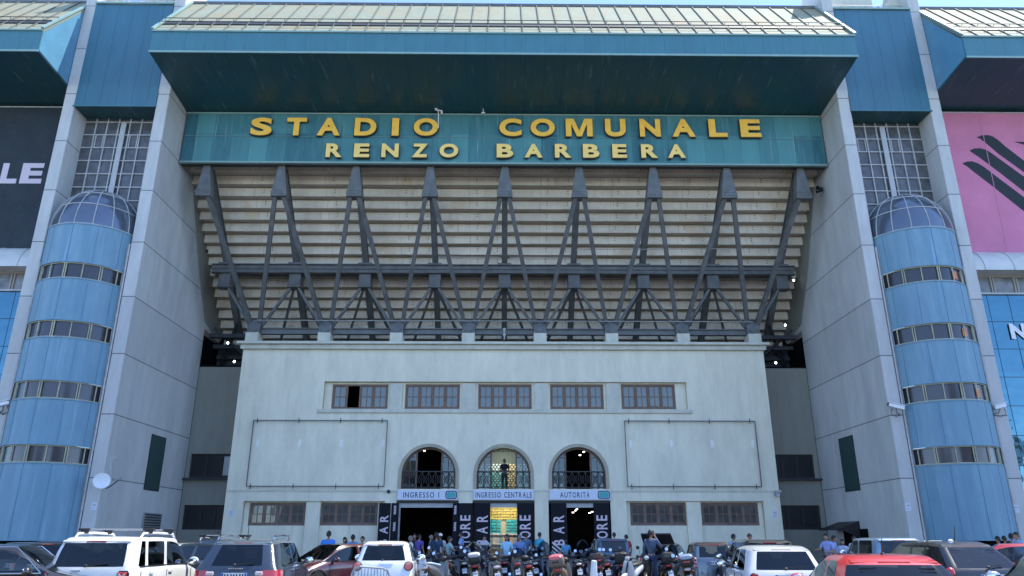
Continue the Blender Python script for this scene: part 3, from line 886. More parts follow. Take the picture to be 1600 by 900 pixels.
# ---------------------------------------------------------------- stair towers
CR = 2.2; CYL_Y = 36.25
for s, side in ((-1, 'left'), (1, 'right')):
    cx = s * (XP + PW + XO) / 2
    T = thing('stair_tower', (cx, CYL_Y, 0), 'rounded blue stair tower with four window bands and a glass dome, %s of the entrance' % side, 'tower', 'blue stair towers')
    bands = [(13.67, 14.47), (10.7, 11.52), (7.78, 8.61), (4.88, 5.67)]
    bounds = [16.55] + [b for p in bands for b in (p[1], p[0])] + [1.55]
    for i in range(0, len(bounds), 2):
        z1, z0 = bounds[i], bounds[i + 1]
        mb = MB(); n = 40
        pr = [(CR - .03, z0 + .004), (CR + .03, z0 + .004), (CR + .03, z0 + .05), (CR, z0 + .052), (CR, z1 - .05), (CR + .03, z1 - .048), (CR + .03, z1 - .004), (CR - .03, z1 - .004)]
        mb.lathe(pr, (cx, CYL_Y, 0), 'z', n, math.pi, 2 * math.pi)
        bd = mb.build('blue_band', M['tower_blue'], T, smooth=True)
        sm = MB()
        for q in range(1, 6):
            a = math.pi + math.pi * q / 6
            sm.bar((cx + (CR + .002) * math.cos(a), CYL_Y + (CR + .002) * math.sin(a), z0 + .06), (cx + (CR + .002) * math.cos(a), CYL_Y + (CR + .002) * math.sin(a), z1 - .06), .022, .014, up=(math.cos(a), math.sin(a), 0))
        sm.split('seam', simple('seam_blue', (.07, .19, .31), .6), bd)
    for (z0, z1) in bands:
        mb = MB(); mb.lathe([(CR - .1, z0), (CR - .1, z1)], (cx, CYL_Y, 0), 'z', 40, math.pi, 2 * math.pi)
        w = mb.build('window_band', M['tower_glass'], T, smooth=True)
        fr = MB()
        for q in range(0, 9):
            a = math.pi + math.pi * (q + .25) / 8.5
            for da in ((0,) if q % 2 else (-.022, .022)):
                p = Vector((cx + (CR - .04) * math.cos(a + da), CYL_Y + (CR - .04) * math.sin(a + da), 0))
                fr.bar(p + Vector((0, 0, z0 + .002)), p + Vector((0, 0, z1 - .002)), .045, .04, up=(math.cos(a), math.sin(a), 0))
        fr.split('mullion', M['cream'], w)
        fr = MB()
        for zz in (z0 + .025, z1 - .025):
            fr.tube([(cx + (CR - .05) * math.cos(math.pi + math.pi * q / 24), CYL_Y + (CR - .05) * math.sin(math.pi + math.pi * q / 24), zz) for q in range(25)], .028, 6)
        fr.split('rail', M['cream'], w)
    if s > 0:
        for bi, bz in enumerate((10.95, 8.0, 13.9)):
            a = R(292 + bi * 2); p = Vector((cx + (CR - .07) * math.cos(a), CYL_Y + (CR - .07) * math.sin(a), bz))
            MB().cbox(p + Vector((0, 0, .15)), (.3, .01, .4), Matrix.Rotation(a + math.pi / 2, 3, 'Z')).build('orange_notice', simple('orange_paper', (.62, .22, .10), .7), T)
    # open vent pane
    # underside and dark foot
    mb = MB(); mb.lathe([(0, 1.56), (CR - .02, 1.56)], (cx, CYL_Y, 0), 'z', 30, math.pi, 2 * math.pi); mb.build('underside', M['dark'], T)
    mb = MB(); mb.lathe([(CR - .5, .1), (CR - .5, 1.55)], (cx, CYL_Y + .1, 0), 'z', 30, math.pi, 2 * math.pi); mb.split('foot', M['dark2'], T)
    # glass dome: quarter of an ellipsoid
    dm = MB(); z0 = 16.56; hgt = 2.65; prd = [(CR * math.cos(R(a)), z0 + hgt * math.sin(R(a))) for a in range(0, 91, 9)]
    dm.lathe(prd, (cx, CYL_Y, 0), 'z', 28, math.pi, 2 * math.pi)
    d = dm.build('dome', M['dome_glass'], T, smooth=True)
    rb = MB()
    for e in (0, 27, 52):
        rb.tube([(cx + CR * 1.005 * math.cos(R(e)) * math.cos(math.pi + math.pi * q / 24), CYL_Y + CR * 1.005 * math.cos(R(e)) * math.sin(math.pi + math.pi * q / 24), z0 + hgt * math.sin(R(e))) for q in range(25)], .03, 6)
    for q in range(0, 9):
        a = math.pi + math.pi * q / 8
        rb.tube([(cx + CR * 1.005 * math.cos(R(e)) * math.cos(a), CYL_Y + CR * 1.005 * math.cos(R(e)) * math.sin(a), z0 + hgt * 1.005 * math.sin(R(e))) for e in range(0, 85, 9)], .026, 6)
    rb.build('rib', M['grille'], d)
    # dome panes of differing opacity
    # tall gridded glazing behind the dome
    GY = 36.8; xa, xb = sorted((s * (XP + PW + .003), s * (XO - .003)))
    gz0, gz1 = 15.8, 24.75
    random.seed(11 + s)
    gl = MB(); ncol, nrow = 7, 11; cw = (xb - xa) / ncol; rh = (gz1 - gz0) / nrow
    mats3 = [simple('dim_glass', (.10, .10, .105), .2, var=.3), simple('hazy_glass', (.22, .22, .22), .3, var=.3), simple('pale_blind', (.42, .40, .38), .5, var=.15), simple('blue_dim_glass', (.06, .08, .12), .15, var=.3)]
    for r_ in range(nrow):
        for q in range(ncol):
            u = random.random(); gl.cur = 0 if u < .4 else 1 if u < .65 else 3
            if r_ in (7, 6) and q in ((1, 4, 5) if s < 0 else (3,)): gl.cur = 2
            gl.box(xa + q * cw, xa + (q + 1) * cw, GY, GY + .03, gz0 + r_ * rh, gz0 + (r_ + 1) * rh)
    G = gl.build('glazed_screen', mats3, T)
    gr = MB()
    for q in range(1, ncol): gr.box(xa + q * cw - .03, xa + q * cw + .03, GY - .08, GY - .002, gz0, gz1)
    for r_ in range(nrow + 1): gr.box(xa, xb, GY - .07, GY - .004, gz0 + r_ * rh - .03, gz0 + r_ * rh + .03)
    for (q, r_) in ((1, 8), (4, 8)):
        gr.box(xa + q * cw + .08, xa + q * cw + .13, GY - .06, GY - .003, gz0 + r_ * rh + .03, gz0 + (r_ + 1) * rh - .03); gr.box(xa + (q + 1) * cw - .13, xa + (q + 1) * cw - .08, GY - .06, GY - .003, gz0 + r_ * rh + .03, gz0 + (r_ + 1) * rh - .03)
    gr.build('grid_bar', M['grille'], G)
    pc = MB(); pc.box(cx - .14, cx + .14, GY - .16, GY - .085, gz0, gz1 - .9); pc.build('post', M['shutter'], T)
    MB().box(xa, xb, CYL_Y - .05, CYL_Y + .05, 0, 1.5).build('recess_wall', M['dark'], T)
    # blue sheet-metal box over the tower
    B = thing('cladding_box', (cx, 35.6, 24.2), 'blue sheet-metal box between the two piers above the %s stair tower' % side, 'cladding', 'blue metal boxes over the towers')
    zb, zt = 24.15, 30.95
    mb = MB(); mb.box(xa, xb, 35.45, 35.52, zb, zt); mb.build('front_sheet', M['blue_box'], B)
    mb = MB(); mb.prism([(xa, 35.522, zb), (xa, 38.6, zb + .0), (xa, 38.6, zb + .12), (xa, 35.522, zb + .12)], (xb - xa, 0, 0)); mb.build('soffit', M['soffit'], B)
    mb = MB(); mb.box(xa - .05, xb + .05, 35.41, 35.448, zb - .02, zb + .06); mb.split('drip_edge', M['fascia'], B)
    mb = MB(); mb.prism([(xa, 35.35, zt + .002), (xa, 35.35, zt + .12), (xa, 36.4, zt + .75), (xa, 36.4, zt + .6)], (xb - xa, 0, 0))
    rf = mb.build('roof_sheet', M['copper_edge'], B)
    mb = MB()
    for q in range(6):
        xx = xa + .4 + q * (xb - xa - .8) / 5; mb.bar((xx, 35.33, zt + .14), (xx, 36.4, zt + .79), .04, .05)
    mb.tube([(xa, 36.1, zt + .85), (xb, 36.1, zt + .85)], .025, 6)
    mb.build('roof_rib', M['grille'], rf)
    MB().box(xa + 1.0, xb - .3, 38.5, 40.2, 30, 34.4).build('roof_tank', M['trim'], B)

# ---------------------------------------------------------------- canopies
def canopy(xa, xb, label, left_gable, right_gable, nrib):
    cxm = (xa + xb) / 2
    C = thing('roof_canopy', (cxm, YR, 25), label, 'roof', 'projecting roof canopies')
    zfb, zft = 25.68, 27.0
    yb, zb2 = 37.7, 25.25
    yt, zt = 36.35, 31.75
    MB().box(xa, xb, YR, YR + .08, zfb, zft).build('fascia', M['fascia'], C)
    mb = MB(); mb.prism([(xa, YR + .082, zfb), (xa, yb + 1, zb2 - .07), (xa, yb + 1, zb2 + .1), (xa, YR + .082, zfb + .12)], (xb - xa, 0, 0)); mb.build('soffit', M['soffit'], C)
    mb = MB(); mb.box(xa - .02, xb + .02, YR - .04, YR - .002, zfb - .03, zfb + .08); mb.box(xa - .02, xb + .02, YR - .07, YR - .002, zft - .06, zft + .03); mb.split('drip_edge', M['copper_edge'], C)
    d = Vector((0, yt - YR, zt - zft)); n = Vector((0, -d.z, d.y)).normalized()
    p0 = Vector((xa, YR, zft + .034)); p1 = p0 + d
    mb = MB(); mb.prism([p0, p1, p1 - n * .1, p0 - n * .1 + Vector((0, .05, 0))], (xb - xa, 0, 0))
    rs = mb.build('roof_sheet', M['copper_roof'], C)
    rb = MB(); w = (xb - xa) / nrib
    for q in range(nrib + 1):
        o = Vector((q * w, 0, 0)); rb.bar(p0 + o + n * .03, p1 + o + n * .03, .05, .07, up=n)
    rb.build('standing_seam', simple('seam_sheet', (.13, .14, .12), .7), rs)
    rl = MB()
    for u, hh in ((.17, .22), (.30, .20)):
        c = p0 + d * u + n * hh
        rl.tube([c, c + Vector((xb - xa, 0, 0))], .022, 6)
        if u > .2: rl.bar(p0 + d * .235 + n * .03, p0 + d * .235 + n * .03 + Vector((xb - xa, 0, 0)), .5, .05, up=n)
        for q in range(nrib + 1): rl.bar(c + Vector((q * w, 0, 0)), p0 + d * u + Vector((q * w, 0, 0)), .02)
    rl.build('snow_rail', M['steel2'], rs)
    MB().box(xa, xb, yt - .06, yt + .3, zt + .0, zt + .18).build('ridge_cap', M['steel'], C)
    MB().box(xa + .05, xb - .05, yt + .31, 52, zt - .3, zt - .05).build('roof_deck', M['grille'], C)
    gab = [(YR + .085, zfb + .125), (YR + .085, zft), (yt, zt - .15), (yb + .9, zt - .15), (yb + .9, zb2 + .12)]
    for f, x, e in ((left_gable, xa, 1), (right_gable, xb, -1)):
        if f: MB().prism([(x, a, b) for a, b in gab], (e * .06, 0, 0)).build('gable_sheet', M['fascia_plain'], C)
        if f:
            bb = MB(); bb.bar(p0 + Vector((0 if e > 0 else xb - xa, 0, 0)) + n * .1, p1 + Vector((0 if e > 0 else xb - xa, 0, 0)) + n * .1, .14, .1, up=n)
            bb.build('verge_trim', M['copper_edge'], C)
    return C
M['fascia_plain'] = simple('gable_sheet_blue', (.11, .28, .40), .35, var=.1, vscale=1)
canopy(-XP + .01, XP - .01, 'central roof canopy with teal soffit and pale ribbed sheet top over the yellow lettering', True, True, 40)
canopy(-58, -(XO + PW + .01), 'left roof canopy with blue fascia above the dark banner', False, True, 38)
canopy(XO + PW + .01, 58, 'right roof canopy with blue fascia above the pink banner', True, False, 38)

# ---------------------------------------------------------------- name sign
SG = thing('stadium_name_sign', (0, 37.7, 22), 'long weathered teal sheet-metal sign with two rows of yellow letters reading the stadium name', 'sign')
MB().box(-18.5, 18.5, 37.7, 37.8, 22.0, 25.2).build('panel', M['sign_teal'], SG)
mb = MB(); mb.box(-18.52, 18.52, 37.62, 37.82, 21.9, 21.998); mb.box(-18.5, 18.5, 37.66, 37.698, 23.63, 23.65)
mb.box(-18.52, 18.52, 37.64, 37.698, 25.1, 25.2)
mb.split('edge_trim', M['copper_edge'], SG)
MB().box(-18.4, 18.4, 37.9, 38.3, 22.1, 25.2).build('backing', M['steel2'], SG)
rows = [(184.4, 211.5, [('S', 391.8, 425), ('T', 447.5, 478.7), ('A', 495.8, 531.7), ('D', 554, 588), ('I', 612.3, 623.3), ('O', 646.4, 684.5), ('C', 780.2, 815), ('O', 829, 867), ('M', 884, 926), ('U', 945.6, 977.7), ('N', 999.6, 1032), ('A', 1050, 1086), ('L', 1107.6, 1136), ('E', 1157, 1188.6)], 'yellow', 1.8),
        (224, 245, [('R', 509, 534.3), ('E', 553, 577), ('N', 596, 622.8), ('Z', 643.8, 668), ('O', 686.6, 716), ('B', 776, 802), ('A', 819.7, 847.7), ('R', 867, 892.6), ('B', 910.9, 936.5), ('E', 956.8, 979.4), ('R', 1002, 1027.6), ('A', 1043.5, 1071)], 'yellow2', 1.2)]
for (ya, yb_, ls, mt, tilt) in rows:
    for ch, a, b in ls:
        t = (a - 787) / 400.0 * tilt * .8 + .6
        x0, x1, z0, z1 = rp(a, b, ya + t, yb_ + t, 37.45)
        mb = MB(); put_letter(mb, ch, x0, x1, z0, z1, 37.46, .06, .015 if ch == 'M' else .04); lt = mb.build('letter', M[mt], SG)
        mb = MB(); put_letter(mb, ch, x0 - .045, x1 + .03, z0 - .05, z1 + .03, 37.523, .07, .01 if ch == 'M' else .03); mb.build('letter_casing', M['black'], lt)

# antenna/camera on the sign's top edge
p = P(685, 200, 37.3)
t = thing('weather_sensor', p, 'small white sensor mast rising behind the last letter of the top left word', 'sensor')
q = P(685, 172, 37.3)
MB().tube([p, q], .03, 6).build('mast', M['white'], t)
mb = MB(); mb.bar(q + Vector((-.15, 0, 0)), q + Vector((.22, 0, -.05)), .06); mb.cbox(q + Vector((.2, 0, -.18)), (.1, .1, .2)); mb.cbox(q + Vector((-.14, 0, .05)), (.14, .12, .08)); mb.build('sensor_head', M['white'], t)
p = P(755, 177, 37.3)
t = thing('siren', p, 'tiny white siren on the sign top left of the second word', 'siren')
mb = MB(); mb.tube([p, p + Vector((0, 0, .32))], .02, 6); mb.cbox(p + Vector((0, 0, .02)), (.22, .1, .06)); mb.build('body', M['white'], t)

# ---------------------------------------------------------------- entrance sign boards and door panels
for (a, b, txt, tx0, tx1, patch) in ((621, 715, 'INGRESSO 1', 630, 686, (696, 714)), (740, 834, 'INGRESSO CENTRALE', 743, 831, None), (859, 954, 'AUTORIT\u00c0', 875, 921, (934, 953))):
    x0, x1, z0, z1 = rp(a, b, 765.5, 781, YF - .12)
    lab = {'INGRESSO 1': 'white board above the left doorway reading INGRESSO 1', 'INGRESSO CENTRALE': 'white board above the middle doorway reading INGRESSO CENTRALE'}.get(txt, 'white board above the right doorway reading AUTORIT\u00c0')
    t = thing('entrance_sign', ((x0 + x1) / 2, YF - .12, z0), lab, 'sign', 'boards above the doorways')
    MB().box(x0, x1, YF - .12, YF - .035, z0, z1).build('board', M['lilac'], t, bevel=.01)
    mb = MB(); lx0, lx1, lz0, lz1 = rp(tx0, tx1, 769, 777.6, YF - .125); text_line(mb, txt, lx0, lx1, lz0, lz1, YF - .126, .006, .012); mb.build('lettering', M['ink'], t)
    if patch:
        lx0, lx1, lz0, lz1 = rp(patch[0], patch[1], 766.7, 779.5, YF - .13)
        def rr(x0, x1, z0, z1, r_):
            out = []
            for (cx_, cz_, a0) in ((x1 - r_, z0 + r_, -90), (x1 - r_, z1 - r_, 0), (x0 + r_, z1 - r_, 90), (x0 + r_, z0 + r_, 180)):
                out += [(cx_ + r_ * math.cos(R(a0 + k * 15)), cz_ + r_ * math.sin(R(a0 + k * 15))) for k in range(7)]
            return out
        slab('badge_border', [rr(lx0, lx1, lz0, lz1, .13), rr(lx0 + .05, lx1 - .05, lz0 + .05, lz1 - .05, .1)], YF - .135, .012, M['ink'], t)
        slab('badge', [rr(lx0 + .08, lx1 - .08, lz0 + .07, lz1 - .07, .09)], YF - .135, .012, M['teal'], t)
def door_panel(a, b, word, lab, y=YF - .06, sub=False):
    x0, x1, z0, z1 = rp(a, b, 786, 846, y)
    t = thing('door_banner', ((x0 + x1) / 2, y, .12), lab, 'banner', 'navy lettered panels by the doorways')
    MB().box(x0, x1, y, y + .05, .13, z1).build('board', M['navy'], t)
    mb = MB()
    ls = {'BAR': [('R', 805, 815.5), ('A', 823, 834), ('B', 843, 852)], 'STORE': [('E', 805, 813.5), ('R', 816.5, 827), ('O', 830, 841), ('T', 843.5, 850), ('S', 853, 862)]}[word]
    xm = (x0 + x1) / 2; hw = min(.30, (x1 - x0) * .36)
    for ch, ya, yb_ in ls:
        put_letter(mb, ch, xm - hw, xm + hw, PZ(yb_, y), PZ(ya, y), y - .008, .007, .02, turn=True)
    mb.build('lettering', M['pinkish'], t)
    mb = MB()
    for q in range(5):
        z_ = .2 + q * .22
        zz = [(x0 + .04, z_ + .55), (x1 - .04, z_ - .05), (x1 - .04, z_ + .05), (x0 + .04, z_ + .66)]
        if q < 4: mb.prism([(a_, y - .006, max(.14, b_)) for a_, b_ in zz], (0, .005, 0))
    mb.build('stripe', M['pinkish'], t)
    return t
door_panel(591, 609, 'BAR', 'navy panel reading BAR, left of the left doorway')
t = door_panel(716, 738, 'STORE', 'navy panel reading STORE, on the wall between left and middle doorways')
door_panel(741, 766, 'BAR', 'navy panel reading BAR, at the left jamb of the middle doorway', YF + .05)
door_panel(808, 833, 'STORE', 'navy panel reading STORE, at the right jamb of the middle doorway', YF + .05)
door_panel(861, 885, 'BAR', 'navy panel reading BAR, at the left jamb of the right doorway', YF + .05)
door_panel(928, 953, 'STORE', 'navy panel reading STORE, at the right jamb of the right doorway', YF + .05)
for (a, b, w) in ((610.5, 622, 'left'), (707, 715, 'right')):
    x0, x1, z0, z1 = rp(a, b, 786, 846, YF - .06)
    t = thing('narrow_banner', ((x0 + x1) / 2, YF - .06, .12), 'narrow navy strip with tiny white lettering at the %s edge of the left doorway' % w, 'banner')
    MB().box(x0, x1, YF - .06, YF - .01, .13, z1).build('board', M['navy'], t)
    mb = MB()
    for ya, yb_ in ((790, 804), (816, 830)):
        for k in range(6):
            za = PZ(yb_ - (yb_ - ya) * k / 6, YF); zb = PZ(yb_ - (yb_ - ya) * (k + .7) / 6, YF)
            mb.prism([((x0 + x1) / 2 - .06, YF - .067, za), ((x0 + x1) / 2 + .06, YF - .067, za + .03), ((x0 + x1) / 2 + .06, YF - .067, zb + .03), ((x0 + x1) / 2 - .06, YF - .067, zb)], (0, .005, 0))
    mb.build('lettering', M['pinkish'], t)

# empty billboard frames
for (pp, w) in ((((393, 657), (605, 657), (600, 760), (383, 762)), 'left'), (((973, 657), (1183, 658), (1193, 762), (979, 759)), 'right')):
    x0 = P(*pp[3], YF - .12).x + .06; x1 = P(*pp[2], YF - .12).x - (.0 if w == 'left' else .1); z0 = PZ(760, YF - .12); z1 = PZ(657.5, YF - .12)
    t = thing('billboard_frame', ((x0 + x1) / 2, YF - .12, z0), 'empty thin metal billboard frame on the %s half of the facade' % w, 'frame', 'empty billboard frames')
    mb = MB()
    for a, b in (((x0, z0), (x1, z0)), ((x1, z0), (x1, z1)), ((x1, z1), (x0, z1)), ((x0, z1), (x0, z0))):
        mb.bar((a[0], YF - .14, a[1]), (b[0], YF - .14, b[1]), .05, .05, up=(0, 1, 0))
    mb.build('frame', M['grey_dark'] if 'grey_dark' in M else M['steel'], t)
    for k in range(4):
        xx = x0 + (x1 - x0) * (.03 + k * .31)
        for zz in (z0, z1):
            mb = MB(); mb.box(xx - .02, xx + .02, YF - .18, YF - .165, zz - .16, zz + .14); mb.box(xx - .018, xx + .018, YF - .165, YF - .002, zz - .02, zz + .02)
            mb.split('clamp', M['steel2'], t)
    mb = MB()
    for k in range(4):
        xx = x0 + (x1 - x0) * (.04 + k * .31); zz = z1 - 1.25
        mb.prism([(xx - .07, YF - .006, zz - .2), (xx + .06, YF - .006, zz - .22), (xx + .13, YF - .006, zz + .08), (xx + .05, YF - .006, zz + .24), (xx - .06, YF - .006, zz + .15)], (0, .0045, 0))
    o = mb.build('plaster_patch', simple('fresh_plaster', (.82, .81, .74), .9), EB)

# ---------------------------------------------------------------- outer buildings with banners
LET = []
for s, side in ((-1, 'left'), (1, 'right')):
    x_in = XO + PW + .01; x_out = 58
    xa, xb = sorted((s * x_in, s * x_out))
    O = thing('glass_building', (s * 35, 36.8, 0), 'building of blue mirror glass under a white curved eave, %s of the %s banner' % ('below', 'dark' if s < 0 else 'pink'), 'building', 'blue glass flanks of the stadium')
    O['label'] = 'blue mirror-glass front under a curved white eave at the %s edge, below the %s banner' % (side, 'dark' if s < 0 else 'pink')
    zc = 13.85
    fr = MB(); fr.box(xa, xb, 36.9, 37.0, 0, 16.2); fr.build('wall', M['steel2'], O)
    gp = MB(); bars = MB()
    cw, rh = 1.12, 1.47; n = int((x_out - x_in) / cw) + 1
    nr = 9
    for q in range(n):
        for r_ in range(nr):
            x0 = x_in + q * cw; x1 = min(x0 + cw, x_out)
            if x1 - x0 < .1: continue
            xx0, xx1 = sorted((s * x0, s * x1)); z1 = zc - r_ * rh
            tl = random.uniform(-.004, .004); tz = random.uniform(-.004, .004)
            gp.add([(xx0 + .015, 36.82 + tl, z1 - rh + .015), (xx1 - .015, 36.82 - tl, z1 - rh + .015), (xx1 - .015, 36.82 - tl + tz, z1 - .015), (xx0 + .015, 36.82 + tl + tz, z1 - .015)], [(0, 1, 2, 3)])
    gp.build('mirror_pane', M['curtain'], O)
    MB().box(xa, xb, 36.78, 36.895, .0, zc - nr * rh).build('plinth', M['steel2'], O)
    MB().box(xa, xb, 36.84, 36.898, zc - nr * rh, zc).build('glazing_frame', M['black'], O)
    MB().box(xa, xb, 36.7, 36.895, zc + .002, zc + .1).build('ledge', M['grille'], O)
    # window strip
    z0, z1 = zc + .1, zc + .98
    st = MB(); st.box(xa, xb, 36.85, 36.89, z0, z1); w = st.build('window_strip', simple('strip_pane', (.20, .20, .20), .15, var=.5, vscale=1.3), O)
    mu = MB()
    for q in range(26):
        xx = s * (x_in + .25 + q * 1.25)
        for dx in (0, .14): mu.box(xx + dx - .04, xx + dx + .04, 36.78, 36.848, z0, z1)
    mu.box(xa, xb, 36.77, 36.848, z1 - .002, z1 + .1)
    mu.build('mullion', simple('stone_mullion', (.36, .33, .28), .7), w)
    # curved white eave
    n = 10; prf = [(36.75 - 1.0 * math.sin(R(90 * k / n)), z1 + .1 + 1.35 * (1 - math.cos(R(90 * k / n)))) for k in range(n + 1)]
    prf = [(36.75 - 1.25 * (1 - math.cos(R(90 * k / n))), z1 + .1 + 1.5 * math.sin(R(90 * k / n))) for k in range(n + 1)]
    prf = [(37.35 - 1.45 * math.cos(R(90 * k / n)), z1 + .1 + 1.45 * math.sin(R(90 * k / n))) for k in range(n + 1)]
    ev = MB(); ev.prism([(xa, a, b) for a, b in prf] + [(xa, 37.35, z1 + .1)], (xb - xa, 0, 0))
    e = ev.build('curved_eave', M['eave'], O, smooth=True)
    rb = MB()
    for q in range(20):
        xx = s * (x_in + .75 + q * 1.55)
        rb.tube([(xx, a - .01, b + .01) for a, b in prf], .022, 5)
    rb.build('eave_joint', M['grille'], e)
    MB().box(xa, xb, 37.3, 37.9, 16.0, 25.2).build('upper_wall', M['wing'], O)
    # banner
    bz0, bz1 = 16.35, 25.05
    BY = 37.05
    if s < 0:
        B = thing('dark_banner', (xa, BY, bz0), 'huge dark slate banner with pale pink letters LE visible at the left edge', 'banner')
        MB().box(xa, xb - .02, BY, BY + .05, bz0, bz1).build('cloth', M['banner_dk'], B)
        mb = MB()
        for ch, a, b in (('L', 2, 28), ('E', 33, 67), ('A', -47, -8)):
            x0, x1, z0, z1 = rp(a, b, 255, 286.5, BY - .01); put_letter(mb, ch, x0, x1, z0, z1, BY - .012, .01, .045)
        mb.build('lettering', M['pinkish'], B)
        tx = xa
    else:
        B = thing('pink_banner', (xb, BY, bz0), 'huge pink banner with black feather shapes at the right edge', 'banner')
        MB().box(xa + .02, xb, BY, BY + .05, bz0, bz1).build('cloth', M['banner_pk'], B)
        feath = [[(1503.5, 255.5), (1510, 252.5), (1519, 252), (1528, 255), (1538, 261), (1552, 272), (1600, 308), (1640, 338), (1640, 362), (1600, 330), (1555, 294), (1520, 267), (1510, 259)],
                 [(1515, 235), (1522, 232), (1532, 231.5), (1541, 234), (1549, 239), (1560, 247), (1600, 276), (1640, 305), (1640, 330), (1600, 299), (1560, 268), (1528, 244), (1520, 239)],
                 [(1526, 214.5), (1533, 211.5), (1544, 211), (1552, 213.5), (1560, 219), (1570, 228), (1600, 251), (1640, 281), (1640, 300), (1600, 269), (1560, 240), (1540, 223), (1532, 217)],
                 [(1585, 221.5), (1600, 221.5), (1650, 235), (1650, 262), (1610, 232), (1600, 226)]]
        for fpts in feath:
            slab('feather', [[(P(a, b, BY - .01).x, P(a, b, BY - .01).z) for a, b in fpts]], BY - .012, .01, M['banner_blk'], B)
        a = P(1529, 177, BY - .01); b_ = P(1575, 393, BY - .01)
        MB().bar((a.x, BY - .016, bz1), (b_.x, BY - .016, bz0), .03, .006, up=(0, 1, 0)).build('weld_seam', simple('pale_seam', (.62, .26, .42), .8), B)
    MB().box(xa, xb, BY - .03, BY + .06, bz1 + .003, bz1 + .07).build('top_rail', M['grille'], B)
    hk = MB()
    for q in range(30): xx = s * (x_in + .3 + q * .9); hk.bar((xx, BY + .02, bz0 - .02), (xx + .06, BY + .15, bz0 - .28), .025)
    hk.build('tie', M['white'], B)
# white letter on the right glass
x0, x1, z0, z1 = rp(1578, 1603, 506, 530, 36.78)
t = thing('glass_lettering', ((x0 + x1) / 2, 36.78, z0), 'white word starting with N on the blue glass at the right edge', 'lettering')
mb = MB(); put_letter(mb, 'N', x0, x1, z0, z1, 36.74, .02, .05); w = x1 - x0
mb.build('letter', M['white'], t)

# ---------------------------------------------------------------- fittings on the walls
def cctv(px, py, Y, lab, flip=1, sc_=1.0):
    p = P(px, py, Y)
    t = thing('security_camera', p, lab, 'camera', 'cameras on the piers')
    r_ = Matrix.Rotation(R(-14 * flip), 3, 'Y')
    MB().cbox(p, (.75 * sc_, .2, .18), r_).build('housing', M['white'], t, bevel=.02)
    MB().cbox(p + Vector((0, 0, .12)), (.85 * sc_, .26, .03), r_).build('sun_shield', M['white'], t)
    MB().cbox(p + r_ @ Vector((.38 * flip * sc_, 0, 0)), (.02, .14, .13), r_).build('lens_glass', M['black'], t)
    MB().tube([p + Vector((0, 0, -.1)), p + Vector((-.05 * flip, .1, -.3)), p + Vector((-.3 * flip, .3, -.32))], .035, 6).build('arm', M['grey_metal'], t)
    MB().tube([p + Vector((.2 * flip, 0, -.1)), p + Vector((.28 * flip, .05, -.35)), p + Vector((0, .1, -.5)), p + Vector((-.25 * flip, .25, -.35))], .015, 5).split('cable', M['black'], t)
cctv(1400, 635, 35.15, 'white security camera on the pier left of the right blue tower', -1)
cctv(1562, 635, 35.15, 'white security camera on the pier right of the right blue tower', 1, .8)
cctv(6, 631, 35.15, 'white security camera on the leftmost pier', 1, .8)
p = P(159, 751, 34.9)
t = thing('satellite_dish', p, 'white satellite dish on the pier beside the left blue tower', 'satellite dish')
mb = MB(); rr_ = .36
prd = [(rr_ * k / 6, -.10 * (1 - (k / 6) ** 2)) for k in range(7)]; prd += [(rr_ + .01, .012), (rr_ * .5, -.06), (0, -.085 + .12 * 0)]
mb.lathe([(r0, -h) for r0, h in prd[:7]], (0, 0, 0), 'y', 24)
o = mb.build('reflector', M['white'], t, smooth=True, local=True); o.rotation_euler = (R(-12), 0, R(28)); 
MB().tube([p + Vector((.25, 0, -.35)), p + Vector((.35, .15, -.25)), p + Vector((.55, .6, .15))], .025, 6).build('arm', M['black'], t)
MB().tube([p + Vector((0, .15, 0)), p + Vector((.6, .55, .1))], .03, 6).build('mount', M['grey_metal'], t)
p = P(174, 752, 35.2); q = P(173, 715, 35.2)
t = thing('aerial', p, 'thin television aerial standing above the satellite dish', 'aerial')
mb = MB(); mb.tube([p, q], .02, 6); mb.bar(q + Vector((-.05, 0, 0)), q + Vector((.32, 0, .02)), .02); mb.bar(q + Vector((.1, 0, .1)), q + Vector((.1, 0, -.1)), .015); mb.bar(q + Vector((.22, 0, .08)), q + Vector((.22, 0, -.06)), .015)
mb.build('mast', M['grille'], t)
for (px, py, Y, lab) in ((146.5, 791, YP - .02, 'small white notice on the pier below the satellite dish'), (1419, 792, YP - .02, 'small white notice on the pier left of the right tower'), (1588, 795, YP - .02, 'small white notice on the rightmost pier'), (361, 802, YF - .02, 'faint white poster on the left end of the facade'), (1211, 803, YF - .02, 'faint white poster on the right end of the facade')):
    p = P(px, py, Y); t = thing('wall_notice', p, lab, 'notice', 'notices on the walls')
    MB().box(p.x - .12, p.x + .12, Y, Y + .012, p.z - .17, p.z + .17).build('sheet', M['lilac'], t)
    mb = MB(); mb.box(p.x - .08, p.x + .08, Y - .004, Y - .001, p.z + .02, p.z + .1); mb.box(p.x - .08, p.x + .05, Y - .004, Y - .001, p.z - .1, p.z - .06); mb.build('print', M['shutter'], t)
p = P(1214, 771, YF - .2)
t = thing('wall_floodlight', p, 'small grey floodlight at the right end of the facade string course', 'floodlight')
MB().cbox(p, (.26, .2, .2), Matrix.Rotation(R(-25), 3, 'X')).build('housing', M['grey_metal'], t, bevel=.01); MB().cbox(p + Vector((0, -.1, -.05)), (.2, .02, .15), Matrix.Rotation(R(-25), 3, 'X')).build('glass', M['lilac'], t)
MB().bar(p, p + Vector((0, .2, .1)), .04).build('bracket', M['black'], t)
p = P(607, 768, YF - .12)
t = thing('dome_camera', p, 'tiny dome camera left of the left entrance board', 'camera')
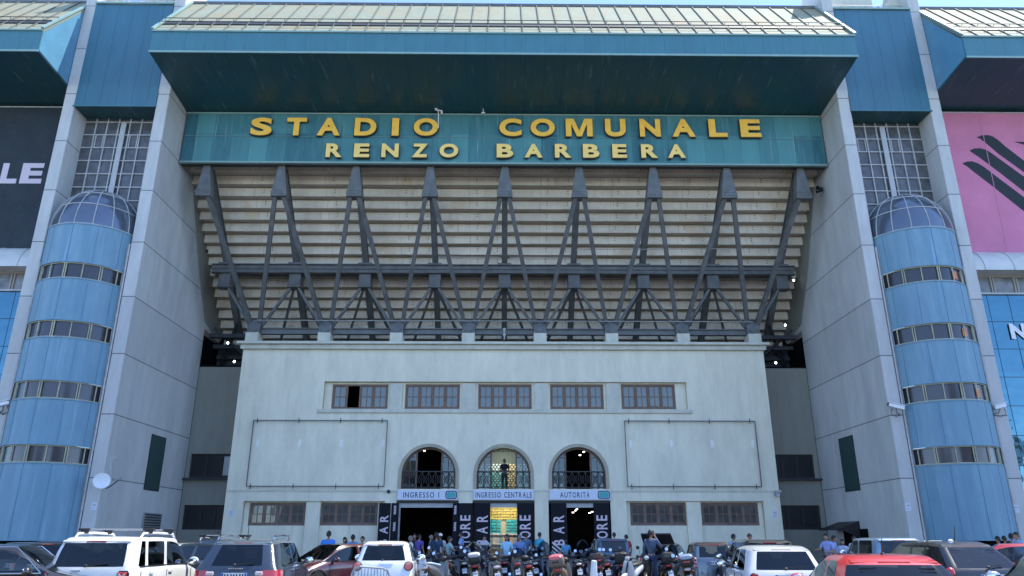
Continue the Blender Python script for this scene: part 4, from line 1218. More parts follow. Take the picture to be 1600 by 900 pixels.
MB().ell(p, (.09, .09, .1)).build('dome', M['black'], t, smooth=True); MB().bar(p + Vector((0, 0, .08)), p + Vector((0, .12, .1)), .04).build('bracket', M['grey_metal'], t)
p = P(788, 522, YF + .1)
t = thing('lamp_fitting', p, 'small white lamp fitting standing on the cornice at the centre', 'lamp')
mb = MB(); mb.tube([p + Vector((0, 0, -.35)), p + Vector((0, 0, .2))], .04, 8); mb.ell(p + Vector((0, 0, .25)), (.1, .1, .14)); mb.cbox(p + Vector((0, 0, -.05)), (.16, .12, .1)); mb.build('body', M['grille'], t, smooth=True)
# ventilation box and awning on the pier flanks
p = Vector((-XP + .1, 41, PZ(813, 41)))
t = thing('air_vent', p, 'grey ventilation grille on the flank of the pier left of the entrance', 'vent')
mb = MB(); mb.box(-XP + .002, -XP + .1, 40.05, 42.05, p.z - .5, p.z + .35); mb.build('box', M['grey_metal'], t)
mb = MB()
for k in range(6): mb.box(-XP + .102, -XP + .13, 40.1, 42.0, p.z - .42 + k * .13, p.z - .36 + k * .13)
mb.build('louvre', M['steel2'], t)
z_ = PZ(818, 41)
t = thing('door_awning', (XP - .5, 41.5, 0), 'black metal awning above a dark doorway in the pier right of the entrance', 'awning')
mb = MB(); mb.prism([(XP - .003, 40.3, z_ + .12), (XP - 1.15, 40.3, z_ - .28), (XP - 1.15, 40.3, z_ - .33), (XP - .003, 40.3, z_ + .07)], (0, 2.6, 0)); mb.build('sheet', M['black'], t)
mb = MB(); mb.prism([(XP - .003, 40.33, z_ + .06), (XP - 1.05, 40.33, z_ - .3), (XP - .003, 40.33, z_ - .75)], (0, .03, 0)); mb.build('side_sheet', M['black'], t)
MB().box(XP - .06, XP - .004, 39.5, 42.3, .0, z_ - .28).build('doorway', M['dark'], t)
# the street opposite, which the mirror glass and the windows reflect
random.seed(5)
wallc = [(.42, .36, .28), (.46, .43, .38), (.35, .26, .20), (.50, .47, .40)]
for i, (x, w, h, lab) in enumerate(((-62, 30, 19, 'ochre apartment block across the street, opposite the dark banner'), (-26, 26, 15, 'cream apartment block across the street, left of the gap'), (34, 28, 24, 'brown apartment block across the street, opposite the right tower'), (68, 30, 20, 'pale apartment block across the street, opposite the pink banner'))):
    t = thing('apartment_block', (x, -48, 0), lab, 'building', 'apartment blocks across the street')
    m_ = simple('block_wall', wallc[i], .9, var=.1, vscale=.3)
    MB().box(x - w / 2, x + w / 2, -60, -48, 0, h).build('wall', m_, t)
    sh = MB(); bal = MB()
    fl = int(h / 3.1)
    for f in range(fl):
        for q in range(int(w / 3)):
            xx = x - w / 2 + 1.2 + q * 3; z_ = 1 + f * 3.1
            sh.box(xx, xx + 1.2, -47.99, -47.95, z_, z_ + 1.7)
        bal.box(x - w / 2 + .6, x + w / 2 - .6, -48, -46.6, .6 + f * 3.1 + (3.1 if f == 0 else 0), .75 + f * 3.1 + (3.1 if f == 0 else 0))
        bal.box(x - w / 2 + .6, x + w / 2 - .6, -46.65, -46.6, .75 + f * 3.1 + (3.1 if f == 0 else 0), 1.7 + f * 3.1 + (3.1 if f == 0 else 0))
    sh.build('window', M['win_dk'], t); bal.build('balcony', M['white'], t)
# ================================================================ vehicles
def paint(name, c, rough=.3, metal=.0):
    return simple(name, c, rough=rough, metal=metal, coat=1.0, var=.03, vscale=2)
M['car_glass'] = clear_glass('car_glass', (.85, .93, 1), (.22, .26, .27))
M['car_glass_lt'] = clear_glass('car_glass_light', (.9, .95, 1), (.62, .68, .66))
M['tyre'] = simple('tyre_rubber', (.015, .015, .015), .85)
M['rim'] = simple('rim_alloy', (.45, .46, .48), .3, .8)
M['plastic'] = simple('black_plastic', (.018, .018, .02), .55)
M['seat_f'] = simple('seat_fabric', (.025, .025, .03), .9)
M['red_lens'] = simple('red_lens', (.45, .02, .025), .12, coat=1)
M['pale_lens'] = simple('pale_lens', (.62, .50, .50), .1, coat=1)
M['clear_lens'] = simple('clear_lens', (.55, .58, .6), .08, .3, coat=1)
M['chrome'] = simple('chrome', (.75, .76, .78), .12, 1.0)
M['plate'] = simple('number_plate', (.66, .69, .72), .45)
M['plate_blue'] = simple('plate_blue', (.03, .10, .40), .45)
M['mirror'] = simple('mirror_glass', (.9, .92, .95), .03, 1.0)

def skin_shift(me, base): pass

def car(name, label, x, y, rot, pm, L=4.2, W=1.8, H=1.65, belt=1.02, hood=1.02, nose=.80, rear=(0, 0, .02, .07, .12, .38, .46), c0=(.30, .40, .62), bp=(1.55, 1.63), q=None,
        cowl=3.05, rf=2.35, wroof=None, bumper='body', lights='wrap', f=.80, glass='car_glass', roof_m=None, group='cars parked in front of the stadium', tail=None, parts_extra=None, hatch_black=False, zoff=0, cat='car'):
    T = thing(name, (x, y, 0), label, cat, group, rz=R(rot))
    BASE[T.name] = Vector((0, 0, 0))
    w = W / 2; wr = wroof or w * .72
    hz = [0, .20, .34, .70, belt - .07, belt, H - .085, H - .02]
    wz = [0, w * .86, w * .985, w, w * .985, w * .93, wr + .03, wr - .05]
    y0 = -L / 2
    rings = []
    def ring(ys, zs, ws, crown=.018):
        pts = [(-ws[k], ys[k], zs[k]) for k in range(1, 8)]
        pts += [(-ws[7] * f, ys[7], zs[7] + crown * .7), (0, ys[7], zs[7] + crown), (ws[7] * f, ys[7], zs[7] + crown * .7)]
        pts += [(ws[k], ys[k], zs[k]) for k in range(7, 0, -1)]
        pts += [(ws[1] * f, ys[1], zs[1]), (0, ys[1], zs[1]), (-ws[1] * f, ys[1], zs[1])]
        return pts
    def ysd(lo, be, to): return [0] + [y0 + lo] * 4 + [y0 + be, y0 + to, y0 + to]
    wrear = [0, w * .80, w * .93, w * .95, w * .93, w * .88, wr - .01, wr - .09]
    hrear = hz[:6] + [H - .12, H - .055]
    rings.append(ring([0] + [y0 + r_ for r_ in rear], hrear, wrear))
    st = [c0]
    if q: st += [(q[0],) * 3, (q[1],) * 3]
    st += [(bp[0],) * 3, (bp[1],) * 3]
    for (lo, be, to) in st: rings.append(ring(ysd(lo, be, to), hz, wz))
    mid = (rf + cowl) / 2
    rings.append(ring(ysd(mid, mid, rf), hz[:6] + [H - .09, H - .04], wz))
    nA = len(rings) - 1
    hc = [0, .20, .34, .70, belt - .09, hood - .02, hood + .015, hood + .03]
    wc = [0, w * .86, w * .985, w, w * .97, w * .90, w * .84, w * .80]
    rings.append(ring(ysd(cowl, cowl, cowl), hc, wc))
    hm = [0, .20, .34, .70, (hood + nose) / 2 - .05, (hood + nose) / 2, (hood + nose) / 2 + .03, (hood + nose) / 2 + .05]
    rings.append(ring(ysd((cowl + L) / 2, (cowl + L) / 2, (cowl + L) / 2), hm, [a * b for a, b in zip(wc, [1, 1, 1, 1, .97, .95, .93, .88])]))
    hf = [0, .20, .34, .58, nose - .08, nose - .03, nose, nose + .01]
    yf = [0, L - .04, L, L - .02, L - .12, L - .16, L - .2, L - .24]
    rings.append(ring([0] + [y0 + a for a in yf[1:]], hf, [0, w * .72, w * .82, w * .84, w * .82, w * .78, w * .72, w * .62]))
    n = len(rings[0]); nr = len(rings)
    vs = [v for r_ in rings for v in r_]; fs = []; mi = []
    # materials: 0 body 1 lower 2 side glass 3 windscreen 4 rear glass 5 tail light 6 head light 7 roof
    def band(j):   # face between ring points j and j+1
        if j < 6: return j + 1
        if j < 10: return 7
        if j < 16: return 16 - j
        return 0
    pillars = [0, 2, 4] if q else [0, 2]
    for i in range(nr - 1):
        for j in range(n):
            b = band(j); j2 = (j + 1) % n
            fs.append((i * n + j, (i + 1) * n + j, (i + 1) * n + j2, i * n + j2))
            m_ = 0
            if b in (0, 1): m_ = 1
            if b == 2 and bumper == 'black': m_ = 1
            if b == 5 and i not in pillars and i <= nA: m_ = 2
            if b == 7: m_ = 7 if i < nA else 0
            if b == 7 and i == nA: m_ = 3
            if b == 6: m_ = 7 if (i < nA and roof_m) else 0
            if b == 3 and i == 0 and lights == 'wrap': m_ = 5
            if b == 3 and i == nr - 2: m_ = 6 if True else 0
            mi.append(m_)
    def cap(ri, rearcap):
        base = ri * n
        left = [base + k - 1 for k in range(1, 8)]; right = [base + 17 - k - 1 + 0 for k in range(1, 8)]
        right = [base + 10 + (7 - k) for k in range(1, 8)]
        rows = []
        for k in range(1, 8):
            L_, R_ = vs[left[k - 1]], vs[right[k - 1]]
            if k == 1: rows.append([left[0], base + 19, base + 18, base + 17, right[0]])
            elif k == 7: rows.append([left[6], base + 7, base + 8, base + 9, right[6]])
            else:
                row = [left[k - 1]]
                for fr in (-f, 0, f):
                    bul = (.05 if fr else .075) * (1 if not rearcap else -1)
                    vs.append((R_[0] * fr, L_[1] + bul, L_[2] + (.0 if k < 5 else .0))); row.append(len(vs) - 1)
                row.append(right[k - 1]); rows.append(row)
        for k in range(6):
            for c in range(4):
                a, b, c2, d = rows[k][c], rows[k][c + 1], rows[k + 1][c + 1], rows[k + 1][c]
                fs.append((a, b, c2, d) if not rearcap else (a, d, c2, b))
                m_ = 0; lv = k + 1
                if lv == 1: m_ = 1
                if lv == 2 and bumper == 'black': m_ = 1
                if rearcap:
                    if lv == 3 and c in (0, 3) and lights == 'wrap': m_ = 5
                    if lv == 5 and c in (1, 2): m_ = 4
                    if lv == 5 and hatch_black: m_ = 4
                    if lv == 6 and roof_m: m_ = 7
                else:
                    if lv == 3 and c in (0, 3): m_ = 6
                mi.append(m_)
    cap(0, True); cap(nr - 1, False)
    me = bpy.data.meshes.new('car_shell'); me.from_pydata(vs, [], fs)
    for p, m_ in zip(me.polygons, mi): p.material_index = m_
    bm = bmesh.new(); bm.from_mesh(me); bmesh.ops.recalc_face_normals(bm, faces=bm.faces)
    cl = bm.edges.layers.float.get('crease_edge') or bm.edges.layers.float.new('crease_edge')
    for e in bm.edges:
        ms = {fc.material_index for fc in e.link_faces}
        if len(ms) > 1: e[cl] = .93 if ms & {2, 3, 4, 5, 6} else .5
        elif e.calc_face_angle(0) > .9: e[cl] = .35
    cv = bm.verts.layers.float.get('crease_vert') or bm.verts.layers.float.new('crease_vert')
    for v in bm.verts:
        cnt = {}
        for fc in v.link_faces: cnt[fc.material_index] = cnt.get(fc.material_index, 0) + 1
        for mm_ in (2, 3, 4, 5):
            if cnt.get(mm_) == 1: v[cv] = .62
    bm.to_mesh(me); bm.free()
    for _ in range(8): me.materials.append(M['black'])
    o = bpy.data.objects.new('tmp', me); col.objects.link(o)
    sb = o.modifiers.new('s', 'SUBSURF'); sb.levels = 2; sb.render_levels = 2
    dg = bpy.context.evaluated_depsgraph_get(); em = bpy.data.meshes.new_from_object(o.evaluated_get(dg))
    bpy.data.objects.remove(o)
    groups = {}
    for p in em.polygons:
        key = p.material_index
        cx_ = p.center.x
        if key in (2, 5, 6): key = (key, 1 if cx_ > 0 else -1)
        if key == 7 and not roof_m: key = 0
        groups.setdefault(key, []).append(p)
    nm = {0: ('body', pm), 1: ('lower_trim', M['plastic']), 3: ('windscreen', M[glass]), 4: ('rear_window', M[glass]), 7: ('roof', roof_m)}
    parts = {}
    for key, ps in groups.items():
        k0 = key[0] if isinstance(key, tuple) else key
        name_, mm = nm.get(k0, {2: ('side_window', M[glass]), 5: ('tail_light', M['red_lens']), 6: ('headlight', M['clear_lens'])}.get(k0))
        idx = {}; v2 = []; f2 = []
        for p in ps:
            ff = []
            for v in p.vertices:
                if v not in idx: idx[v] = len(v2); v2.append(tuple(em.vertices[v].co))
                ff.append(idx[v])
            f2.append(ff)
        m2 = bpy.data.meshes.new(name_); m2.from_pydata(v2, [], f2)
        parts[key] = link_mesh(name_, m2, mm, T, smooth=True, local=True)
    # dark seal around the side windows and door seams
    # wheels
    for sx in (-1, 1):
        for yy in (y0 + .78, y0 + L - .80):
            wh = MB(); wh.lathe([(0, -.11), (.2, -.11), (.32, -.1), (.33, 0), (.32, .1), (.2, .11), (0, .11)], (sx * (w - .09), yy, .33), 'x', 24)
            wo = wh.build('tyre', M['tyre'], T, smooth=True, local=True); wo.name = 'wheel'
            rm_ = MB(); rm_.lathe([(0, -.03), (.06, -.03), (.07, 0), (.2, .01), (.215, -.02)], (0, 0, 0), 'x', 20)
            for k in range(5):
                a = R(72 * k); rm_.bar((.005, .05 * math.cos(a), .05 * math.sin(a)), (.015, .2 * math.cos(a), .2 * math.sin(a)), .035, .03, up=(1, 0, 0))
            rm_.v = [(sx * (w - .09 + .118 + a), yy + b, .33 + c) for a, b, c in rm_.v]
            rm_.build('rim', M['rim'], wo, local=True)
            ar = MB(); ar.tube([(sx * (w + .004), yy + .40 * math.cos(R(a)), .33 + .40 * math.sin(R(a))) for a in range(-5, 186, 10)], .028, 6)
            ar.build('wheel_arch', M['plastic'], T, local=True)
    # cabin
    fl = MB(); fl.box(-w * .82, w * .82, y0 + .5, y0 + cowl + .1, .3, .42); fl.box(-w * .8, w * .8, y0 + cowl - .32, y0 + cowl + .05, .42, hood - .06); fl.box(-w * .8, w * .8, y0 + .34, y0 + .5, .42, belt - .1)
    fl.build('cabin_floor', M['plastic'], T, local=True)
    for yy in ((bp[1] + .18), (bp[1] - .75)):
        if yy < .55: continue
        for sx in (-1, 1):
            s_ = MB(); xx = sx * w * .42
            s_.cbox((xx, y0 + yy, .55), (.5, .5, .2)); s_.cbox((xx, y0 + yy - .24, .88), (.48, .14, .62), Matrix.Rotation(R(12), 3, 'X')); s_.cbox((xx, y0 + yy - .34, min(H - .26, 1.27)), (.27, .1, .2))
            s_.build('seat', M['seat_f'], T, bevel=.04, local=True, seg=2)
    # door mirrors
    for sx in (-1, 1):
        mm = MB(); mm.ell((sx * (w * .93 + .15), y0 + cowl - .28, belt + .06), (.12, .07, .085), 12, 8); mm.bar((sx * w * .9, y0 + cowl - .25, belt), (sx * (w * .93 + .1), y0 + cowl - .27, belt + .03), .05)
        mo = mm.build('door_mirror', pm if parts_extra != 'dark_mirrors' else M['plastic'], T, smooth=True, local=True)
        g_ = MB(); g_.ell((sx * (w * .93 + .15), y0 + cowl - .335, belt + .06), (.10, .02, .068), 12, 6); g_.build('mirror_glass', M['mirror'], mo, smooth=True, local=True)
    # door handles, seams
    for sx in (-1, 1):
        ys_ = [bp[0] + .14] + ([c0[1] + .12 + (q[0] - .3 if q else 0)] if L > 3.2 else [])
        for yy in ys_:
            h_ = MB(); h_.bar((sx * (w * .985 + .012), y0 + yy, belt - .13), (sx * (w * .985 + .012), y0 + yy + .17, belt - .13), .03, .035)
            h_.build('door_handle', pm, T, local=True)
        sm = MB()
        for yy in [bp[0] + .04, cowl - .12] + ([c0[1] + .05] if L > 3.2 else []):
            sm.tube([(sx * (w * .985 + .001), y0 + yy, belt - .08), (sx * (w * 1.0 + .001), y0 + yy, .74), (sx * (w * .99), y0 + yy, .4)], .006, 4)
        sm.build('door_seam', M['black'], T, local=True)
        bt = MB(); bt.bar((sx * (w * .945), y0 + c0[1] + .05, belt + .005), (sx * (w * .935), y0 + cowl - .2, belt + .005), .018, .025)
        bt.build('window_trim', M['plastic'], T, local=True)
    # plate, wiper, third brake light
    yr = y0 + rear[2]
    pz = .86 if bumper != 'low_plate' else .52
    pl = MB(); pl.box(-.26, .26, yr - .075 + .0, yr - .06, pz - .055, pz + .055); po = pl.build('number_plate', M['plate'], T, local=True)
    pb = MB(); pb.box(-.258, -.215, yr - .078, yr - .0755, pz - .05, pz + .05); pb.box(.215, .258, yr - .078, yr - .0755, pz - .05, pz + .05); pb.build('plate_band', M['plate_blue'], po, local=True)
    pk = MB()
    for k in range(7):
        xx = -.18 + k * .056 + (.012 if k > 1 else 0) + (.012 if k > 4 else 0); pk.box(xx - .015, xx + .013, yr - .078, yr - .0755, pz - .03, pz + .032)
    pk.build('plate_print', M['black'], po, local=True)
    # spoiler with brake light
    sp = MB(); yy = y0 + rear[6]; sp.prism([(-wr * .9, yy + .12, H - .045), (-wr * .9, yy - .13, H - .085), (-wr * .9, yy - .13, H - .12), (-wr * .9, yy + .1, H - .1)], (wr * 1.8, 0, 0))
    so_ = sp.build('spoiler', roof_m or pm, T, bevel=.012, local=True)
    bl = MB(); bl.box(-.19, .19, yy - .142, yy - .131, H - .112, H - .09); bl.build('brake_light', M['red_lens'], so_, local=True)
    # wiper
    gy0, gz0 = y0 + rear[4] - .10, belt + .02; gy1, gz1 = y0 + rear[5] - .075, H - .14
    wp = MB(); t = .10; wp.bar((-.03, gy0 - .03 + (gy1 - gy0) * t, gz0 + .02), (.34, gy0 - .045 + (gy1 - gy0) * .22, gz0 + (gz1 - gz0) * .16), .025, .018); wp.ell((-.03, gy0 - .02, gz0 + .01), (.045, .03, .03), 8, 6)
    wp.build('wiper', M['plastic'], T, local=True)
    # parcel shelf glints: head rests already; antenna
    T['dims'] = (L, W, H)
    return T
def rails(T, L, H, w, cross=False, mt='grey_metal'):
    y0 = -L / 2
    for sx in (-1, 1):
        m_ = MB(); m_.tube([(sx * w, y0 + .62, H - .03), (sx * w, y0 + .72, H + .055), (sx * w, y0 + 1.4, H + .07), (sx * w, y0 + 2.2, H + .05), (sx * w, y0 + 2.32, H - .04)], .022, 8)
        m_.build('roof_rail', M[mt], T, smooth=True, local=True)
    if cross:
        for yy in (.95, 1.95):
            m_ = MB(); m_.box(-w - .06, w + .06, y0 + yy - .035, y0 + yy + .035, H + .12, H + .15)
            o = m_.build('cross_bar', M['grey_metal'], T, bevel=.01, local=True)
            f_ = MB()
            for sx in (-1, 1): f_.cbox((sx * w, y0 + yy, H + .085), (.14, .09, .07)); f_.box(sx * w - .12, sx * w + .12, y0 + yy - .045, y0 + yy + .045, H + .115, H + .16)
            f_.build('bar_clamp', M['plastic'], o, bevel=.01, local=True)
def antenna(T, x, y, z, h=.35, lean=-.12):
    m_ = MB(); m_.tube([(x, y, z), (x, y + lean, z + h)], [.012, .005], 6); m_.ell((x, y, z), (.03, .045, .025), 8, 6)
    m_.build('antenna', M['plastic'], T, smooth=True, local=True)
def disc(T, name, c, r, m, d=.03, axis='y', inner=None):
    m_ = MB(); m_.lathe([(0, -d), (r * .8, -d), (r, -d * .3), (r, .04)], c, axis, 20); o = m_.build(name, m, T, smooth=True, local=True)
    if inner:
        m2 = MB(); m2.lathe([(0, -d - .012), (r * inner[0], -d - .01), (r * inner[0], 0)], c, axis, 16); m2.build('lens', inner[1], o, smooth=True, local=True)
    return o

GX = lambda px, Y: PX(px, Y)
# 1 white off-roader
T = car('parked_car', 'white boxy off-roader with black roof bars, nearest car at the left', GX(141, 15.4), 15.4 + 2.1, 1, paint('white_paint_car', (.68, .68, .65)), L=4.2, W=1.8, H=1.64, belt=1.06, rear=(0, 0, .02, .05, .08, .24, .32), c0=(.28, .30, .45), q=(.62, .72), bp=(1.55, 1.64), lights='none', wroof=.74, bumper='black', f=.86)
rails(T, 4.2, 1.64, .66, True, 'white')
for sx in (-1, 1):
    m_ = MB(); m_.cbox((sx * .70, -2.10, .88), (.23, .08, .24)); lo = m_.build('tail_light', M['plastic'], T, bevel=.03, local=True, seg=2)
    m_ = MB(); m_.cbox((sx * .70, -2.142, .88), (.18, .03, .19)); l2 = m_.build('lens', M['red_lens'], lo, bevel=.02, local=True)
    m_ = MB(); m_.bar((sx * .70 - .06, -2.165, .82), (sx * .70 + .06, -2.165, .94), .03, .02, up=(0, 1, 0)); m_.bar((sx * .70 - .06, -2.168, .94), (sx * .70 + .06, -2.168, .82), .03, .02, up=(0, 1, 0)); m_.build('lens', M['pale_lens'], lo, local=True)
m_ = MB(); m_.box(.32, .56, -2.128, -2.112, .80, .84); m_.build('badge', M['chrome'], T, local=True)
m_ = MB(); m_.box(-.3, -.12, -2.128, -2.112, .98, 1.01); m_.build('badge', M['chrome'], T, local=True)
# 2 dark blue SUV
T = car('parked_car', 'dark blue family SUV with silver roof rails and an aerial, beside the white off-roader', GX(361, 16.6), 16.6 + 2.2, 4, paint('navy_paint_car', (.022, .036, .06), metal=.3), L=4.4, W=1.83, H=1.6, belt=1.04, rear=(0, 0, .02, .07, .12, .46, .58), c0=(.40, .52, .85), q=(.95, 1.02), bp=(1.75, 1.83), cowl=3.2, rf=2.5, wroof=.66, lights='wrap', f=.66, roof_m=paint('silver_grey_roof', (.16, .20, .23), metal=.5))
rails(T, 4.4, 1.6, .60, False, 'chrome'); antenna(T, 0, -1.45, 1.6, .33, -.02)
for sx in (-1, 1):
    m_ = MB(); m_.cbox((sx * .50, -2.235, .90), (.16, .03, .085)); m_.build('reverse_lamp', M['pale_lens'], T, bevel=.02, local=True)
m_ = MB()
for k in range(7): m_.cbox((-.12 + k * .045, -2.225, 1.0), (.03, .01, .025))
m_.build('badge', M['chrome'], T, local=True)
# 3 far left saloon, side on
T = car('parked_car', 'black saloon cut off by the left edge, chrome line round its windows', GX(8, 15.0) + .1, 15.3, -78, paint('black_paint_car', (.02, .017, .016)), L=4.4, W=1.78, H=1.50, belt=.96, hood=.95, nose=.72, cowl=3.05, rf=2.35, glass='car_glass_lt', wroof=.58)
for sx in (-1, 1):
    m_ = MB(); m_.tube([(sx * .845, -1.7, .985), (sx * .845, .75, .985)], .012, 6); m_.tube([(sx * .845, .75, .985), (sx * .61, .2, 1.44), (sx * .61, -1.2, 1.44)], .011, 6); m_.build('chrome_line', M['chrome'], T, local=True)
# rear row at the left
car('parked_car', 'dark green car mostly hidden behind the white off-roader, nearest the blue tower', GX(30, 24), 25.6, 8, paint('dark_green_car', (.018, .028, .03)), H=1.52, W=1.8)
car('parked_car', 'black estate behind the left side of the white off-roader', GX(85, 23), 24.8, -6, paint('black_car_b', (.012, .014, .02)), H=1.56, W=1.78)
T = car('parked_car', 'dark grey hatchback seen over the bonnet of the white off-roader', GX(292, 24), 25.5, 62, paint('dark_grey_car', (.025, .032, .035)), H=1.5, W=1.76, L=4.0)
T = car('parked_car', 'small silver car roof just right of the white off-roader rear pillar', GX(268, 27), 28, 35, paint('silver_car', (.4, .43, .45), metal=.5), H=1.50, W=1.7, L=3.8)
T = car('parked_car', 'dark blue car with a white roof box bar, behind the blue SUV', GX(333, 25.5), 27, 8, paint('deep_blue_car', (.015, .04, .09)), H=1.58, W=1.8); rails(T, 4.2, 1.58, .62, True, 'grey_metal')
# 9 maroon
T = car('parked_car', 'maroon hatchback with its bonnet towards the viewer and to the left', GX(518, 25.3), 25.3, 142, paint('maroon_car', (.055, .006, .011)), L=3.9, W=1.7, H=1.47, belt=.94, hood=.95, nose=.72, cowl=2.75, rf=2.0, wroof=.60, c0=(.3, .36, .5), bp=(1.35, 1.43))
# 10 small white two seater
T = car('parked_car', 'small white two-seater with round red tail lamps behind a metal barrier', GX(598, 21.5), 21.5 + 1.3, 2, paint('white_car_b', (.72, .75, .80)), L=2.7, W=1.64, H=1.55, belt=1.03, rear=(0, 0, .02, .10, .15, .34, .42), c0=(.30, .36, .5), bp=(.72, .80), cowl=2.0, rf=1.4, wroof=.60, lights='none', f=.84, hood=1.0, bumper='low_plate', roof_m=paint('cream_roof', (.62, .58, .52)))  # warm sunlight on the roof is put into its paint colour
for sx in (-1, 1): disc(T, 'tail_light', (sx * .69, -1.32, .90), .125, M['plastic'], .05, inner=(.78, simple('pink_lens', (.75, .16, .17), .1, coat=1)))
# 11 blue microvan
T = car('parked_car', 'boxy dark blue microvan with tall tail lamps behind the scooters', GX(957, 33.5), 33.5 + 1.6, 2, paint('blue_van', (.03, .075, .16)), L=3.3, W=1.50, H=1.66, belt=1.08, rear=(0, 0, .01, .03, .05, .14, .2), c0=(.25, .3, .35), wroof=.64, lights='wrap', f=.82, cowl=2.6, rf=2.1, bp=(1.3, 1.38))
# dark hatch behind phone man
T = car('parked_car', 'black city car, tailgate raised, between the man on the phone and grey two-seater', GX(1050, 31), 32.5, -20, paint('black_car_c', (.02, .022, .026)), L=3.5, W=1.62, H=1.48)
m_ = MB(); m_.prism([(-.62, -1.5, 1.42), (.62, -1.5, 1.42), (.58, -2.2, 1.78), (-.58, -2.2, 1.78)], (0, .02, .05)); m_.build('tailgate', M['plastic'], T, local=True)
# 12 grey smart
T = car('parked_car', 'small grey and black two-seater with three stacked tail lamps each side', GX(1120, 26), 26 + 1.25, -3, paint('grey_two_seater', (.12, .16, .20), metal=.4), L=2.5, W=1.54, H=1.52, belt=1.02, rear=(0, 0, .02, .05, .09, .36, .45), c0=(.28, .34, .5), bp=(.72, .80), cowl=1.95, rf=1.35, wroof=.60, lights='none', f=.82, hood=1.0, roof_m=paint('dark_roof_a', (.03, .02, .025)), glass='car_glass_lt')
for sx in (-1, 1):
    m_ = MB(); m_.cbox((sx * .70, -1.22, .84), (.13, .08, .36)); l0 = m_.build('tail_light', M['grey_metal'], T, bevel=.03, local=True)
    for k in range(3): m2 = MB(); m2.ell((sx * .70, -1.265, .73 + k * .11), (.045, .02, .04), 10, 6); m2.build('lens', M['red_lens'], l0, smooth=True, local=True)
# 13 black car behind white city car
T = car('parked_car', 'black crossover whose dark roof shows over the white city car', GX(1208, 22.5), 24.2, -4, paint('black_car_d', (.014, .016, .018)), L=4.2, W=1.8, H=1.60)
# 14 white city car with dark window
T = car('parked_car', 'white three-door city car with round red tail lamps and a dark rear window', GX(1242, 15.6), 15.6 + 1.75, -7, paint('pearl_white_car', (.66, .66, .70)), L=3.55, W=1.63, H=1.47, belt=.99, rear=(0, 0, .02, .08, .13, .42, .54), c0=(.36, .46, .75), bp=(1.35, 1.43), cowl=2.7, rf=1.9, wroof=.60, lights='none', f=.84, parts_extra='dark_mirrors', roof_m=paint('grey_white_roof', (.50, .50, .48)), glass='car_glass')
for sx in (-1, 1): disc(T, 'tail_light', (sx * .64, -1.74, .86), .085, M['plastic'], .03, inner=(.8, M['red_lens']))
# 15 van
T = car('parked_car', 'silver-blue van whose upper half shows left of the black hatchback', GX(1412, 25), 26.8, -6, paint('silver_blue_van', (.20, .29, .38), metal=.3), L=3.9, W=1.72, H=1.66, belt=1.1, rear=(0, 0, .01, .03, .05, .14, .2), c0=(.25, .3, .35), wroof=.70, f=.82)
# 16 black hatch
T = car('parked_car', 'glossy black hatchback with a large pale rear window and a short aerial', GX(1530, 15.7), 15.7 + 1.9, 3, paint('black_car_e', (.005, .006, .008)), L=3.9, W=1.74, H=1.55, belt=1.02, rear=(0, 0, .02, .08, .14, .62, .78), c0=(.42, .6, .98), q=(1.0, 1.06), bp=(1.5, 1.58), cowl=2.9, rf=2.1, wroof=.60, lights='none', f=.84, roof_m=paint('black_roof_b', (.035, .035, .036)), glass='car_glass_lt')  # roof paint lighter than the body: its sunlit tone is in the colour
antenna(T, 0, -.95, 1.53, .34, -.1)
o = disc(T, 'badge', (-.02, -1.905, .93), .06, M['chrome'], .012)
m_ = MB(); m_.ell((-.12, -1.0, 1.535), (.06, .05, .05), 10, 6); m_.build('roof_pod', M['white'], T, smooth=True, local=True)
for sx in (-1, 1): m_ = MB(); m_.ell((sx * .76, -1.80, .93), (.09, .1, .12), 12, 8); m_.build('tail_light', M['red_lens'], T, smooth=True, local=True)
# 17 red
T = car('parked_car', 'bright red hatchback at the bottom edge, nearest red roof', GX(1462, 9.6), 9.6 + 1.9, -13, paint('red_car', (.62, .03, .03)), L=3.9, W=1.66, H=1.385, belt=.93, rear=(0, 0, .02, .08, .12, .5, .62), c0=(.36, .48, .85), bp=(1.4, 1.48), cowl=2.85, rf=2.05, wroof=.58, f=.84, hatch_black=True, glass='car_glass_lt', zoff=0)
antenna(T, 0.0, -.95, 1.38, .2, -.08)
# 18 red at the far right
T = car('parked_car', 'red car at the right edge behind the black hatchback, side windows open to view', GX(1618, 20.5), 21.5, 60, paint('dark_red_car', (.42, .03, .035)), L=4.0, W=1.74, H=1.50, glass='car_glass_lt')
# 19 light car
T = car('parked_car', 'silver car in the bottom right corner showing only its roof curve', GX(1850, 9.6), 9.6 + 1.9, -20, paint('silver_car_c', (.45, .46, .47), metal=.5), L=4.1, W=1.75, H=1.42, belt=.95, wroof=.6, glass='car_glass_lt')

